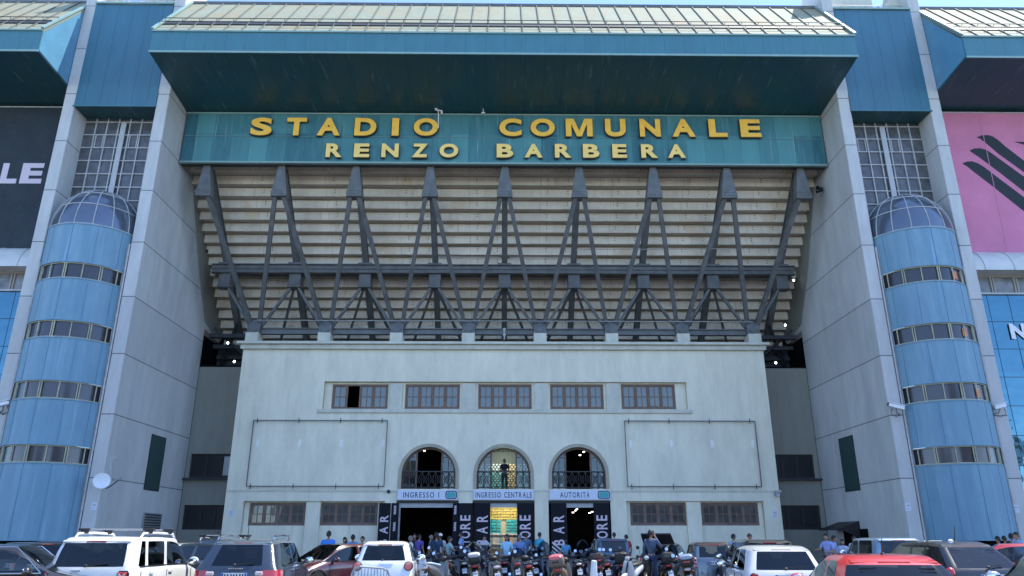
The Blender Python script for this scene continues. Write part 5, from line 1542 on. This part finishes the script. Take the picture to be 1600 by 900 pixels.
# ================================================================ scooters
def loft(mb, secs, n=12, pw=2.4):
    vs = []
    for (y, z, rx, rz) in secs:
        for k in range(n):
            t = 2 * math.pi * k / n; c, s_ = math.cos(t), math.sin(t)
            vs.append((math.copysign(abs(c) ** (2 / pw), c) * rx, y, z + math.copysign(abs(s_) ** (2 / pw), s_) * rz))
    fs = []
    m = len(secs)
    for i in range(m - 1):
        for k in range(n): k2 = (k + 1) % n; fs.append((i * n + k, (i + 1) * n + k, (i + 1) * n + k2, i * n + k2))
    fs.append(tuple(range(n))); fs.append(tuple((m - 1) * n + k for k in range(n - 1, -1, -1)))
    return mb.add(vs, fs)
SCN = 0
M['screen_glass'] = clear_glass('windscreen_glass', (.8, .9, 1), (.22, .27, .34))
def scooter(label, px, Y, rot, body, seat='black', box=None, screen=0, mirror_h=1.17, red=True, sc_=1.0, boxh=.3, round_m=True):
    T = thing('motor_scooter', (GX(px, Y), Y, 0), label, 'scooter', 'scooters parked in front of the doors', rz=R(rot))
    BASE[T.name] = Vector((0, 0, 0)); T.rotation_euler[1] = R(random.choice([-6, -5, -7])); T.scale = (sc_,) * 3
    def wheel(y, r_):
        mb = MB(); mb.lathe([(r_ - .09, -.05), (r_ - .02, -.06), (r_, -.02), (r_, .02), (r_ - .02, .06), (r_ - .09, .05), (r_ - .09, -.05)], (0, y, r_), 'x', 22)
        o = mb.build('wheel', M['tyre'], T, smooth=True, local=True)
        mb = MB(); mb.lathe([(.04, -.06), (.04, .06)], (0, y, r_), 'x', 10)
        for k in range(5): a = R(72 * k); mb.bar((0, y, r_), (0, y + (r_ - .085) * math.cos(a), r_ + (r_ - .085) * math.sin(a)), .035, .03, up=(1, 0, 0))
        mb.lathe([(r_ - .1, -.05), (r_ - .085, -.05), (r_ - .085, .05), (r_ - .1, .05), (r_ - .1, -.05)], (0, y, r_), 'x', 20)
        mb.build('rim', M['rim'], o, local=True)
    wheel(-.62, .25); wheel(.68, .26)
    mb = MB(); loft(mb, [(-.86, .80, .06, .03), (-.80, .76, .13, .08), (-.62, .70, .18, .14), (-.3, .62, .19, .16), (-.05, .5, .17, .16), (.02, .42, .15, .12)])
    mb.build('rear_body', body, T, smooth=True, local=True)
    mb = MB(); loft(mb, [(-.72, .86, .10, .03), (-.6, .87, .145, .05), (-.3, .83, .15, .05), (0, .80, .13, .05), (.08, .79, .07, .03)]); mb.build('seat', M[seat] if isinstance(seat, str) else seat, T, smooth=True, local=True)
    mb = MB(); mb.box(-.16, .16, -.05, .38, .27, .34); mb.build('footboard', M['plastic'], T, bevel=.02, local=True)
    mb = MB(); loft(mb, [(.34, .42, .19, .12), (.40, .62, .20, .22), (.44, .78, .17, .18), (.48, .9, .1, .1)]); mb.build('leg_shield', body, T, smooth=True, local=True)
    mb = MB(); loft(mb, [(.42, .34, .06, .04), (.62, .50, .08, .06), (.82, .47, .07, .04), (.95, .38, .05, .02)]); mb.build('front_mudguard', body, T, smooth=True, local=True)
    mb = MB(); mb.tube([(0, .68, .26), (0, .5, .75), (0, .42, 1.0)], .03, 8); mb.build('fork', M['plastic'], T, local=True)
    mb = MB(); mb.tube([(-.34, .36, 1.0), (-.2, .40, 1.02), (0, .42, 1.0), (.2, .40, 1.02), (.34, .36, 1.0)], .018, 8); mb.ell((0, .44, 1.0), (.15, .1, .09), 12, 8); ho = mb.build('handlebar', M['plastic'], T, smooth=True, local=True)
    mb = MB(); mb.ell((0, .53, 1.0), (.09, .03, .07), 10, 6); mb.build('headlight', M['clear_lens'], ho, smooth=True, local=True)
    for sx in (-1, 1):
        mb = MB(); mb.tube([(sx * .2, .4, 1.02), (sx * .27, .4, mirror_h - .03), (sx * .30, .4, mirror_h)], .008, 5)
        c = (sx * .31, .4, mirror_h + .03); mb.lathe([(0, .03), (.05, .02), (.062, 0)], c, 'y', 14); mo = mb.build('mirror', M['plastic'], T, smooth=True, local=True)
        mb = MB(); mb.lathe([(0, -.004), (.056, -.004), (.058, .002)], c, 'y', 14); mb.v = [(a, b + (cc - c[2]) * .35, cc) for a, b, cc in mb.v]; mb.build('mirror_glass', M['white_mirror'] if (SCN * 7 + sx) % 5 in (0, 1) else M['dull_mirror'], mo, local=True)
        mb = MB(); mb.ell((sx * .14, -.78, .70), (.05, .03, .025), 8, 6); mb.build('indicator', simple_amber, T, smooth=True, local=True)
    mb = MB(); mb.ell((0, -.86, .76), (.10, .03, .045), 12, 8); mb.build('tail_light', M['red_lens'] if red else M['pale_lens'], T, smooth=True, local=True)
    mb = MB(); loft(mb, [(-.66, .50, .08, .12), (-.84, .55, .09, .1), (-.92, .50, .08, .06)]); mb.build('rear_mudguard', M['plastic'], T, smooth=True, local=True)
    mb = MB(); mb.cbox((0, -.95, .50), (.175, .012, .175), Matrix.Rotation(R(-18), 3, 'X')); po = mb.build('number_plate', M['plate'], T, local=True)
    mb = MB()
    for r_ in range(2):
        for k in range(4 if r_ else 2): mb.cbox((-.05 + k * .035, -.958 - .012 * (1 - r_) + .012, .475 + r_ * .055), (.02, .008, .035), Matrix.Rotation(R(-18), 3, 'X'))
    mb.build('plate_print', M['ink'], po, local=True)
    mb = MB(); mb.tube([(.13, -.2, .24), (.15, -.5, .27), (.16, -.88, .36)], [.03, .05, .055], 10); mb.build('exhaust', M['chrome'] if SCN % 2 else M['plastic'], T, smooth=True, local=True)
    mb = MB(); mb.tube([(-.12, -.15, .25), (-.26, -.2, .01)], .014, 6); mb.build('side_stand', M['plastic'], T, local=True)
    mb = MB(); mb.tube([(-.11, -.5, .86), (-.13, -.85, .87), (.13, -.85, .87), (.11, -.5, .86)], .014, 6); mb.build('grab_rail', M['grey_metal'], T, local=True)
    if box:
        mb = MB(); loft(mb, [(-1.02, .985, .17, boxh * .30), (-.98, .985, .215, boxh * .42), (-.8, .99, .225, boxh * .46), (-.64, .99, .2, boxh * .42), (-.6, .99, .15, boxh * .3)], 16, 4)
        mb.build('top_box', box[0], T, smooth=True, local=True)
        mb = MB(); loft(mb, [(-1.035, .985 + boxh * .30, .16, boxh * .13), (-.98, .985 + boxh * .34, .20, boxh * .2), (-.8, .99 + boxh * .36, .21, boxh * .25), (-.64, .99 + boxh * .33, .185, boxh * .2), (-.6, .99 + boxh * .3, .14, boxh * .1)], 16, 3)
        mb.build('box_lid', box[1], T, smooth=True, local=True)
        mb = MB(); mb.box(-.1, .1, -1.03, -1.018, .95, .99); mb.build('reflector', M['red_lens'] if SCN % 4 == 0 else M['plastic'], T, local=True)
    if screen:
        mb = MB(); vs = []; n = 8; nz = 6
        for j in range(nz + 1):
            u = j / nz; z_ = 1.0 + screen * u; hw = .24 * math.sqrt(max(.02, 1 - max(0, (u - .35) / .65) ** 2.4)) + (.02 if u < .3 else 0)
            for i in range(n + 1):
                a = -1 + 2 * i / n; vs.append((a * hw, .52 - .14 * u - .07 * (a * a), z_))
        mb.add(vs, [(j * (n + 1) + i, j * (n + 1) + i + 1, (j + 1) * (n + 1) + i + 1, (j + 1) * (n + 1) + i) for j in range(nz) for i in range(n)])
        so_ = mb.build('windscreen', M['screen_glass'], T, smooth=True, local=True)
        mb = MB(); ed = [vs[j * (n + 1)] for j in range(nz + 1)] + [vs[nz * (n + 1) + i] for i in range(1, n + 1)] + [vs[j * (n + 1) + n] for j in range(nz - 1, -1, -1)]
        mb.tube(ed, .007, 5); mb.build('screen_edge', M['dull_mirror'], so_, local=True)
    return T
M['dull_mirror'] = simple('dull_mirror_face', (.10, .12, .14), .15, .5)  # darker face: a mirror without sky reflection, put into the colour
M['white_mirror'] = simple('mirror_face', (.80, .85, .88), .08, .85)
simple_amber = simple('amber_lens', (.22, .07, .015), .15, coat=1)
def pc(n, c): return paint('scooter_' + n, c)
blk = pc('black', (.010, .010, .012)); whi = pc('white', (.6, .62, .64)); gry = pc('grey', (.12, .125, .13)); slv = pc('silver', (.28, .31, .35)); red = pc('red', (.35, .02, .025)); nav = pc('navy', (.01, .02, .07)); tan = simple('weathered_tan', (.14, .11, .085), .6)
sc_list = [
 ('white and black moped right of the small white two-seater', 654, 27.5, -25, whi, 'black', None, 0),
 ('grey scooter with pale blue seat and white plate, left of the walking man', 689, 25.5, -22, gry, simple('pale_blue_seat', (.38, .48, .58), .5), None, 0),
 ('tall black scooter in shade just right of the pale blue seat', 710, 28.5, -8, blk, 'black', None, .0),
 ('black scooter with clear windscreen and flat silver-topped box, before the navy BAR panel', 746, 27, 2, blk, 'black', (M['plastic'], M['grille']), .52),
 ('brown-lit scooter with chrome tail, left of the bright doorway', 777, 26, 5, gry, 'black', None, 0),
 ('black scooter beneath the woman in light blue', 794, 30.5, -5, blk, 'black', None, 0),
 ('black scooter with red tail and two round mirrors right of the bright doorway', 826, 26.5, 3, blk, 'black', None, 0),
 ('dark scooter with high mirror behind the red-tailed one', 841, 30, -4, blk, 'black', None, .35),
 ('black scooter with wide smoked windscreen by the cyan shirt', 858, 29.5, 6, nav, 'black', None, .55),
 ('worn scooter with red and white cushion on a tan box, tilted to the right', 882, 23.5, -14, tan, 'black', (tan, M['red_white']) if 'red_white' in M else None, 0),
 ('black scooter with single raised mirror behind the red and white cushion', 901, 29, 3, blk, 'black', None, .0),
 ('blue scooter with tall rounded windscreen below the STORE panel', 917, 31, 0, nav, 'black', None, .6),
 ('black scooter with large glossy box left of the dark blue microvan', 931, 26, 2, blk, 'black', (M['plastic'], pc('box_black', (.015, .017, .02))), .3),
 ('white and red scooter turned half left beside the microvan', 983, 26.5, 150, whi, 'black', None, .0),
 ('dark scooter with a yellowish headlamp facing the viewer', 1002, 27.5, 172, blk, 'black', None, .0),
 ('black scooter with black box and red lamp right of the man on the phone', 1037, 27.5, 2, blk, 'black', (M['plastic'], pc('box_black_b', (.02, .02, .022))), .45),
 ('scooter with silver-blue helmet-shaped box, nearest the grey two-seater', 1073, 24, -10, blk, 'black', (M['plastic'], pc('box_silver', (.25, .30, .42))), 0),
]
sc_list += [
 ('dark scooter between the bright doorway and the one beneath the woman in light blue', 769, 29.5, 4, blk, 'black', None, 0),
 ('low dark scooter right of the man in jeans', 813, 29, -3, gry, 'black', None, .3),
 ('black scooter with headlamp cover just left of the red and white cushion', 868, 27, 8, blk, 'black', None, 0),
 ('dark scooter standing before the left half of the microvan', 947, 28.5, -2, blk, 'black', None, 0),
 ('dark scooter before the right half of the microvan', 966, 28, 5, nav, 'black', (M['plastic'], M['plastic']), 0),
 ('dark scooter under the navy STORE panel by the walking man', 727, 30, 6, blk, 'black', None, .4),
 ('black scooter nearest the doorway in the shade left of the navy shirt', 667, 30, -12, blk, 'black', None, 0),
 ('dark scooter behind the one with the silver-blue box', 1057, 29, 4, gry, 'black', None, .45),
]
for i, (lab, px, Y, rot, body, seat, box, scr) in enumerate(sc_list):
    SCN = i
    if 'cushion on' in lab: box = (tan, paint('red_white_lid', (.68, .16, .18)))
    scooter(lab, px, Y, rot, body, seat, box, scr, mirror_h=random.choice([1.06, 1.12, 1.18, 1.22, 1.27]), red=i % 3 != 1, boxh=.34 if box else .3)

# ================================================================ people
def skin_mesh(vs, es, rad, lv=1):
    me = bpy.data.meshes.new('sk'); me.from_pydata([tuple(v) for v in vs], es, [])
    o = bpy.data.objects.new('tmp', me); col.objects.link(o)
    md = o.modifiers.new('k', 'SKIN'); md.use_smooth_shade = True
    for i, r_ in enumerate(rad):
        sv = me.skin_vertices[0].data[i]; sv.radius = r_ if isinstance(r_, tuple) else (r_, r_); sv.use_root = (i == 0)
    s_ = o.modifiers.new('s', 'SUBSURF'); s_.levels = lv; s_.render_levels = lv
    dg = bpy.context.evaluated_depsgraph_get(); out = bpy.data.meshes.new_from_object(o.evaluated_get(dg))
    bpy.data.objects.remove(o)
    v = [tuple(q.co) for q in out.vertices]; f_ = [tuple(p.vertices) for p in out.polygons]
    bpy.data.meshes.remove(out)
    return v, f_
SK = [simple('skin_tone', (.36, .20, .14), .55), simple('skin_tone_tan', (.26, .14, .09), .55)]
HAIR = {'dark': simple('dark_hair', (.012, .010, .009), .6), 'grey': simple('grey_hair', (.18, .17, .16), .7)}
_cl = {}
def cloth(c):
    if c not in _cl: _cl[c] = simple('cloth', c, .85, var=.12, vscale=9)
    return _cl[c]
ARMS = {  # elbow, wrist for (left, right) arm; x given for the right side
 'down': ((.25, -.03, 1.15), (.27, .06, .91)), 'phone': ((.30, .16, 1.20), (.12, .10, 1.56)), 'hold': ((.24, -.02, 1.14), (.10, .27, 1.12)),
 'cross': ((.25, .02, 1.16), (-.04, .21, 1.20)), 'hip': ((.40, -.06, 1.17), (.20, .03, 1.02)), 'fwd': ((.27, .14, 1.20), (.22, .38, 1.20))}
def person(label, px, Y, rot, top, legs=(.03, .04, .07), hair='dark', h=1.75, la='down', ra='down', long_hair=False, shorts=False, cap=None, glasses=False, long_sleeve=False, skirt=False, z=None, tone=0, female=False, walk=0, apron=False, strap=False, group='people by the doors and cars', xw=None):
    Tn = thing('person', (GX(px, Y) if xw is None else xw, Y, (.12 if Y > 34.2 else 0) if z is None else z), label, 'person', group, rz=R(rot))
    BASE[Tn.name] = Vector((0, 0, 0)); Tn.scale = (h / 1.75,) * 3
    sw = .165 if female else .19
    def arm(kind, sx):
        e, w_ = ARMS[kind]; return Vector((sx * e[0], e[1], e[2])), Vector((sx * w_[0], w_[1], w_[2]))
    eR, wR = arm(ra, 1); eL, wL = arm(la, -1)
    pel = Vector((0, 0, .97)); sp_ = Vector((0, -.005, 1.18)); ch = Vector((0, 0, 1.36)); nk = Vector((0, -.01, 1.50)); hb = Vector((0, .005, 1.57))
    shR = Vector((sw, 0, 1.43)); shL = Vector((-sw, 0, 1.43))
    st = walk
    hp = [Vector((s_ * .09, 0, .93)) for s_ in (1, -1)]; kn = [Vector((s_ * .10, .03 + s_ * st * .5, .50)) for s_ in (1, -1)]; an = [Vector((s_ * .11, -.02 + s_ * st, .08)) for s_ in (1, -1)]; to = [Vector((s_ * .13, .13 + s_ * st, .035)) for s_ in (1, -1)]
    def hand(w_, e_): d = (w_ - e_).normalized(); return w_ + d * .085, d
    pR, dR = hand(wR, eR); pL, dL = hand(wL, eL)
    vs = [pel, sp_, ch, nk, hb, shR, eR, wR, pR, shL, eL, wL, pL, hp[0], kn[0], an[0], to[0], hp[1], kn[1], an[1], to[1]]
    es = [(0, 1), (1, 2), (2, 3), (3, 4), (2, 5), (5, 6), (6, 7), (7, 8), (2, 9), (9, 10), (10, 11), (11, 12), (0, 13), (13, 14), (14, 15), (15, 16), (0, 17), (17, 18), (18, 19), (19, 20)]
    rad = [(.125, .09), (.108, .08), (.12, .08), .052, .048, .05, .042, .026, (.036, .018), .05, .042, .026, (.036, .018), .085, .056, .036, .034, .085, .056, .036, .034]
    v, f_ = skin_mesh(vs, es, rad, 1)
    mb = MB(); mb.add(v, f_)
    hc = Vector((0, .02, 1.665)); 
    # head with jaw, nose, ears
    hv = []; n, m = 16, 12
    for i in range(m + 1):
        ph = math.pi * i / m - math.pi / 2
        for k in range(n):
            t = 2 * math.pi * k / n
            x_, y_, z_ = math.cos(ph) * math.cos(t) * .077, math.cos(ph) * math.sin(t) * .097, math.sin(ph) * .118
            if z_ < 0: x_ *= 1 + z_ * 2.2; y_ = y_ * (1 + z_ * 1.0) + (-z_) * .14
            if y_ > .07 and abs(x_) < .02 and -.045 < z_ < .02: y_ += .022
            if y_ > .05 and .02 < abs(x_) < .05 and 0 < z_ < .03: y_ -= .008
            hv.append((hc.x + x_, hc.y + y_, hc.z + z_))
    mb.add(hv, [(i * n + k, i * n + (k + 1) % n, (i + 1) * n + (k + 1) % n, (i + 1) * n + k) for i in range(m) for k in range(n)])
    for s_ in (-1, 1): mb.ell((s_ * .079, .012, 1.66), (.012, .022, .032), 8, 6)
    # fingers
    for (pp, d, s_) in ((pR, dR, 1), (pL, dL, -1)):
        a = d.cross(Vector((0, 1, .3))).normalized() if abs(d.y) < .8 else Vector((1, 0, 0)); b = d.cross(a).normalized()
        for k in range(4):
            o0 = pp - d * .01 + a * (k - 1.5) * .019; ln = (.062, .075, .07, .055)[k]
            mb.tube([o0, o0 + d * ln * .5 + b * .006, o0 + d * ln * .85 + b * .024], [.0088, .008, .0065], 6)
        o0 = pp - d * .06 + a * -.03; mb.tube([o0, o0 + d * .035 - a * .022, o0 + d * .062 - a * .024 + b * .01], [.011, .0095, .007], 6)
    body = mb.build('body', SK[tone], Tn, smooth=True, local=True)
    ey = MB()
    for s_ in (-1, 1): ey.ell((s_ * .030, .108, 1.678), (.012, .006, .007), 8, 6)
    ey.build('eye', M['black'], body, smooth=True, local=True)
    mo = MB(); mo.ell((0, .118, 1.605), (.024, .006, .006), 8, 6); mo.build('mouth', simple_lip, body, smooth=True, local=True)
    # shirt
    k = .58 if not long_sleeve else .97
    def cut(a, b, u): return a + (b - a) * u
    svs = [pel + Vector((0, 0, .0)), sp_, ch, nk + Vector((0, 0, .02)), shR, cut(shR, eR, .75 if not long_sleeve else 1), shL, cut(shL, eL, .75 if not long_sleeve else 1)]
    ses = [(0, 1), (1, 2), (2, 3), (2, 4), (4, 5), (2, 6), (6, 7)]
    sr = [(.158, .12), (.14, .108), (.168, .122), .078, .078, .062, .074, .062]
    if long_sleeve:
        svs += [wR, wL]; ses += [(5, 8), (7, 9)]; sr[5] = .052; sr[7] = .052; sr += [.038, .038]
    v, f_ = skin_mesh(svs, ses, sr, 1)
    MB().add(v, f_).build('shirt', cloth(top), Tn, smooth=True, local=True)
    # trousers
    if skirt:
        mb = MB(); mb.lathe([(.15, 1.04), (.17, .9), (.2, .62), (.21, .5), (.19, .5), (.14, 1.03)], (0, 0, 0), 'z', 18); mb.build('skirt', cloth(legs), Tn, smooth=True, local=True)
    else:
        u = .62 if shorts else 1
        tv = [pel + Vector((0, 0, .03)), hp[0], cut(hp[0], kn[0], .8) if shorts else kn[0], hp[1], cut(hp[1], kn[1], .8) if shorts else kn[1]]
        te = [(0, 1), (1, 2), (0, 3), (3, 4)]; tr = [(.15, .115), .10, .078 if not shorts else .088, .10, .078 if not shorts else .088]
        if not shorts: tv += [an[0], an[1]]; te += [(2, 5), (4, 6)]; tr += [.058, .058]
        v, f_ = skin_mesh(tv, te, tr, 1)
        MB().add(v, f_).build('trousers' if not shorts else 'shorts', cloth(legs), Tn, smooth=True, local=True)
    for q_ in (0, 1):
        sh = MB(); sh.ell(cut(an[q_], to[q_], .55) + Vector((0, 0, -.005)), (.048, .135, .05), 12, 8, Matrix.Rotation(0, 3, 'X')); sh.build('shoe', M['white'] if shorts else M['plastic'], Tn, smooth=True, local=True)
    # hair
    hm = MB(); n, m = 16, 8; hv = []
    for i in range(m + 1):
        ph = math.pi / 2 - (math.pi * .56) * i / m
        for k_ in range(n):
            t = 2 * math.pi * k_ / n
            back = max(0, -math.sin(t)); front = max(0, math.sin(t))
            pz = ph - .35 * back * i / m + .52 * front * i / m
            r1 = 1.10 + .05 * math.sin(k_ * 2.3 + i)
            hv.append((math.cos(pz) * math.cos(t) * .080 * r1, .015 + math.cos(pz) * math.sin(t) * .098 * r1, 1.672 + math.sin(pz) * .118 * (1.08 + .02 * math.sin(k_ + i * 2))))
    hm.add(hv, [(i * n + k_, i * n + (k_ + 1) % n, (i + 1) * n + (k_ + 1) % n, (i + 1) * n + k_) for i in range(m) for k_ in range(n)])
    if long_hair:
        hm.ell((0, -.065, 1.56), (.085, .05, .17), 12, 8); hm.ell((.06, -.02, 1.58), (.035, .05, .13), 10, 6); hm.ell((-.06, -.02, 1.58), (.035, .05, .13), 10, 6)
    hm.build('hair', HAIR[hair], Tn, smooth=True, local=True)
    if cap:
        cm = MB(); cm.ell((0, .012, 1.715), (.092, .112, .085), 14, 8); cm.ell((0, .12, 1.70), (.065, .07, .01), 12, 6); cm.build('cap', cloth(cap), Tn, smooth=True, local=True)
    if glasses:
        gm = MB(); gm.ell((.032, .115, 1.678), (.026, .008, .018), 10, 6); gm.ell((-.032, .115, 1.678), (.026, .008, .018), 10, 6); gm.bar((-.075, .02, 1.685), (-.055, .115, 1.685), .006); gm.bar((.075, .02, 1.685), (.055, .115, 1.685), .006); gm.build('sunglasses', M['black'], Tn, smooth=True, local=True)
    if apron:
        am = MB(); am.prism([(-.13, .125, 1.32), (.13, .125, 1.32), (.15, .15, .62), (-.15, .15, .62)], (0, .012, 0)); am.build('apron', M['black'], Tn, local=True)
    if strap:
        am = MB(); am.tube([(-.12, -.05, 1.49), (-.03, -.135, 1.35), (.12, -.14, 1.1), (.17, -.06, 1.0)], .014, 6); am.build('bag_strap', M['black'], Tn, local=True)
    if ra == 'phone' or la == 'hold':
        w_ = pR if ra == 'phone' else pL
        pm_ = MB(); pm_.cbox(w_ + Vector((-.015 if ra == 'phone' else .01, .03, .04)), (.012 if ra == 'phone' else .07, .07 if ra == 'phone' else .012, .14)); pm_.build('mobile_phone', M['black'], Tn, bevel=.004, local=True)
    return Tn
simple_lip = simple('lip', (.28, .10, .09), .5)
B1 = (.03, .20, .62); LB = (.30, .42, .68); NV = (.02, .035, .08); WH = (.62, .64, .66); BK = (.015, .015, .018); JE = (.04, .07, .14); CY = (.04, .38, .55)
ppl = [
 dict(label='broad man in bright blue shirt seen from behind over the maroon car', px=513, Y=29, rot=4, top=B1, h=1.86, tone=1),
 dict(label='woman in black with tied dark hair beside the two blue shirts', px=539, Y=32, rot=150, top=BK, h=1.66, female=True, long_hair=True),
 dict(label='man in bright blue shirt between two people in black, backs turned', px=551, Y=31, rot=-8, top=B1, h=1.75, tone=1),
 dict(label='man in black shirt just left of the small white two-seater roof', px=566.5, Y=30, rot=168, top=BK, h=1.68),
 dict(label='man in white shirt half hidden by the small white two-seater', px=641, Y=34, rot=-60, top=WH, h=1.72, hair='grey'),
 dict(label='man in black shirt in the dark doorway left of the purple shirt', px=648, Y=38, rot=170, top=BK, legs=(.02, .02, .02), h=1.72),
 dict(label='person in purple shirt at the edge of the dark doorway', px=655, Y=37, rot=-30, top=(.10, .07, .30), h=1.68, la='fwd'),
 dict(label='man in grey shirt leaning forward inside the left doorway', px=673, Y=38, rot=-80, top=(.12, .14, .20), h=1.66, ra='fwd', hair='grey'),
 dict(label='stocky man in navy shirt with pale strap, back turned, left doorway', px=682, Y=31.5, rot=6, top=(.015, .05, .10), h=1.84, hair='dark', tone=1, strap=True),
 dict(label='person in white sun cap next to the man in navy', px=688, Y=34, rot=25, top=(.45, .40, .38), h=1.82, cap=(.70, .66, .58)),
 dict(label='person in pale teal shirt leaning over a scooter at the left doorway', px=702, Y=33, rot=-70, top=(.30, .45, .45), h=1.70, ra='fwd'),
 dict(label='man in light blue polo, grey shorts and white shoes walking left', px=721, Y=38.5, rot=80, top=(.24, .36, .72), legs=(.22, .24, .28), h=1.80, shorts=True, la='hold', walk=.08),
 dict(label='person in white shirt and long black apron facing the viewer', px=757, Y=38, rot=178, top=(.5, .48, .5), legs=BK, h=1.64, apron=True, la='hip', ra='hip', female=True),
 dict(label='woman in light blue shirt with long dark hair and sunglasses', px=792, Y=30.2, rot=158, top=(.30, .55, .74), legs=BK, h=1.76, long_hair=True, glasses=True, female=True),
 dict(label='man in mid blue shirt and jeans right of the bright doorway', px=812, Y=34, rot=15, top=(.14, .22, .45), legs=JE, h=1.76, hair='grey', long_sleeve=True),
 dict(label='second person in dark teal behind the blue windscreen, right of the jeans', px=822, Y=36, rot=-10, top=(.06, .12, .20), h=1.74),
 dict(label='man in cyan shirt against the pale pilaster', px=843, Y=36, rot=-35, top=CY, h=1.76),
 dict(label='person in bright blue seen between scooters left of the right doorway', px=884, Y=36, rot=0, top=(.10, .32, .50), h=1.45, tone=1),
 dict(label='person whose dark head shows over the dark blue microvan', px=960, Y=38, rot=0, top=BK, h=1.78),
 dict(label='person in red sleeve standing by the right corner of the microvan', px=979, Y=35, rot=30, top=(.35, .04, .05), h=1.66),
 dict(label='tall man in grey-blue suit with shoulder strap raising a phone to his ear', px=1017, Y=27.2, rot=-30, top=(.06, .09, .15), legs=(.03, .055, .13), h=1.88, ra='phone', long_sleeve=True, strap=True, tone=0),
 dict(label='person in black looking over the open tailgate of the black city car', px=1042, Y=34, rot=170, top=BK, h=1.70),
 dict(label='man in pale blue shirt right of the grey two-seater', px=1146, Y=32, rot=-60, top=(.28, .48, .80), h=1.78, la='hold'),
 dict(label='man in dark shirt with cap and sunglasses by the black crossover', px=1172, Y=29.5, rot=175, top=(.02, .035, .035), h=1.78, glasses=True, cap=(.03, .03, .035), hair='dark'),
 dict(label='man in lilac-blue shirt bending over his phone left of the awning', px=1292, Y=30, rot=120, top=(.30, .34, .62), h=1.78, la='hold', ra='fwd'),
 dict(label='man with black hair just behind the lilac-blue shirt', px=1303, Y=33, rot=-120, top=(.30, .38, .60), h=1.72),
 dict(label='woman with long black braid near the awning', px=1316, Y=31, rot=150, top=(.42, .46, .6), h=1.58, long_hair=True, female=True),
 dict(label='man in white T-shirt and sunglasses reading a phone under the awning', px=1335, Y=31, rot=170, top=(.62, .60, .55), h=1.70, la='hold', ra='hold', glasses=True, tone=0),
 dict(label='man at the far right, leftmost of four dark heads by the blue tower', px=1560, Y=29, rot=20, top=(.1, .1, .1), h=1.68),
 dict(label='second of the four heads by the blue tower, facing away', px=1570, Y=30.5, rot=0, top=BK, h=1.70),
 dict(label='third of the four heads by the blue tower, taller', px=1581, Y=29.5, rot=-70, top=BK, h=1.78),
 dict(label='rightmost of the four heads, light blue collar showing', px=1590, Y=29, rot=100, top=(.30, .40, .62), h=1.82),
 dict(label='man in black shirt holding a phone on the middle arched balcony', px=787, Y=43.6, rot=176, top=BK, legs=BK, h=1.80, z=z_arch_base - .1, la='hold', ra='hold'),
]
for d in ppl:
    if d['px'] == 787: d['xw'] = arch_c[1] + .05
    person(**d)

# ================================================================ barrier, post
Y = 14.6
xl, xr = GX(553, Y), GX(612, Y + .4)
t = thing('crowd_barrier', ((xl + xr) / 2, Y, 0), 'galvanised crowd barrier with rounded corner in front of the small white car', 'barrier')
zt = 1.10
mb = MB(); mb.tube([(xl, Y, .12), (xl, Y, zt - .14), (xl + .04, Y, zt - .04), (xl + .14, Y, zt), (xr - .14, Y + .35, zt - .04), (xr - .04, Y + .38, zt - .09), (xr, Y + .4, zt - .2), (xr, Y + .4, .12)], .02, 8)
mb.tube([(xl, Y, .2), (xr, Y + .4, .2)], .016, 6); mb.tube([(xl, Y, zt - .17), (xr, Y + .4, zt - .2)], .010, 6); mb.build('frame', M['grey_metal'], t, smooth=True)
mb = MB()
for k in range(1, 12): u = k / 12; mb.tube([(xl + (xr - xl) * u, Y + .4 * u, .2), (xl + (xr - xl) * u, Y + .4 * u, zt - .03 - .03 * u)], .008, 5)
mb.build('upright', M['grey_metal'], t)
mb = MB()
for xx, yy in ((xl, Y), (xr, Y + .4)): mb.tube([(xx, yy - .28, .02), (xx, yy, .14), (xx, yy + .28, .02)], .016, 6)
mb.build('foot', M['grey_metal'], t)
p0 = P(921, 915, 12.0); p1 = P(929, 876, 12.0)
t = thing('leaning_board', (p0.x, 12, 0), 'white edge of an upright board before the black scooter with glossy box', 'board')
mb = MB(); xx = p1.x; mb.prism([(xx - .17, 12.0, 0), (xx + .04, 12.0, 0), (xx + .035, 12.0, p1.z), (xx - .01, 12.0, p1.z)], (.0, .35, 0)); mb.build('board', M['white'], t, bevel=.01)
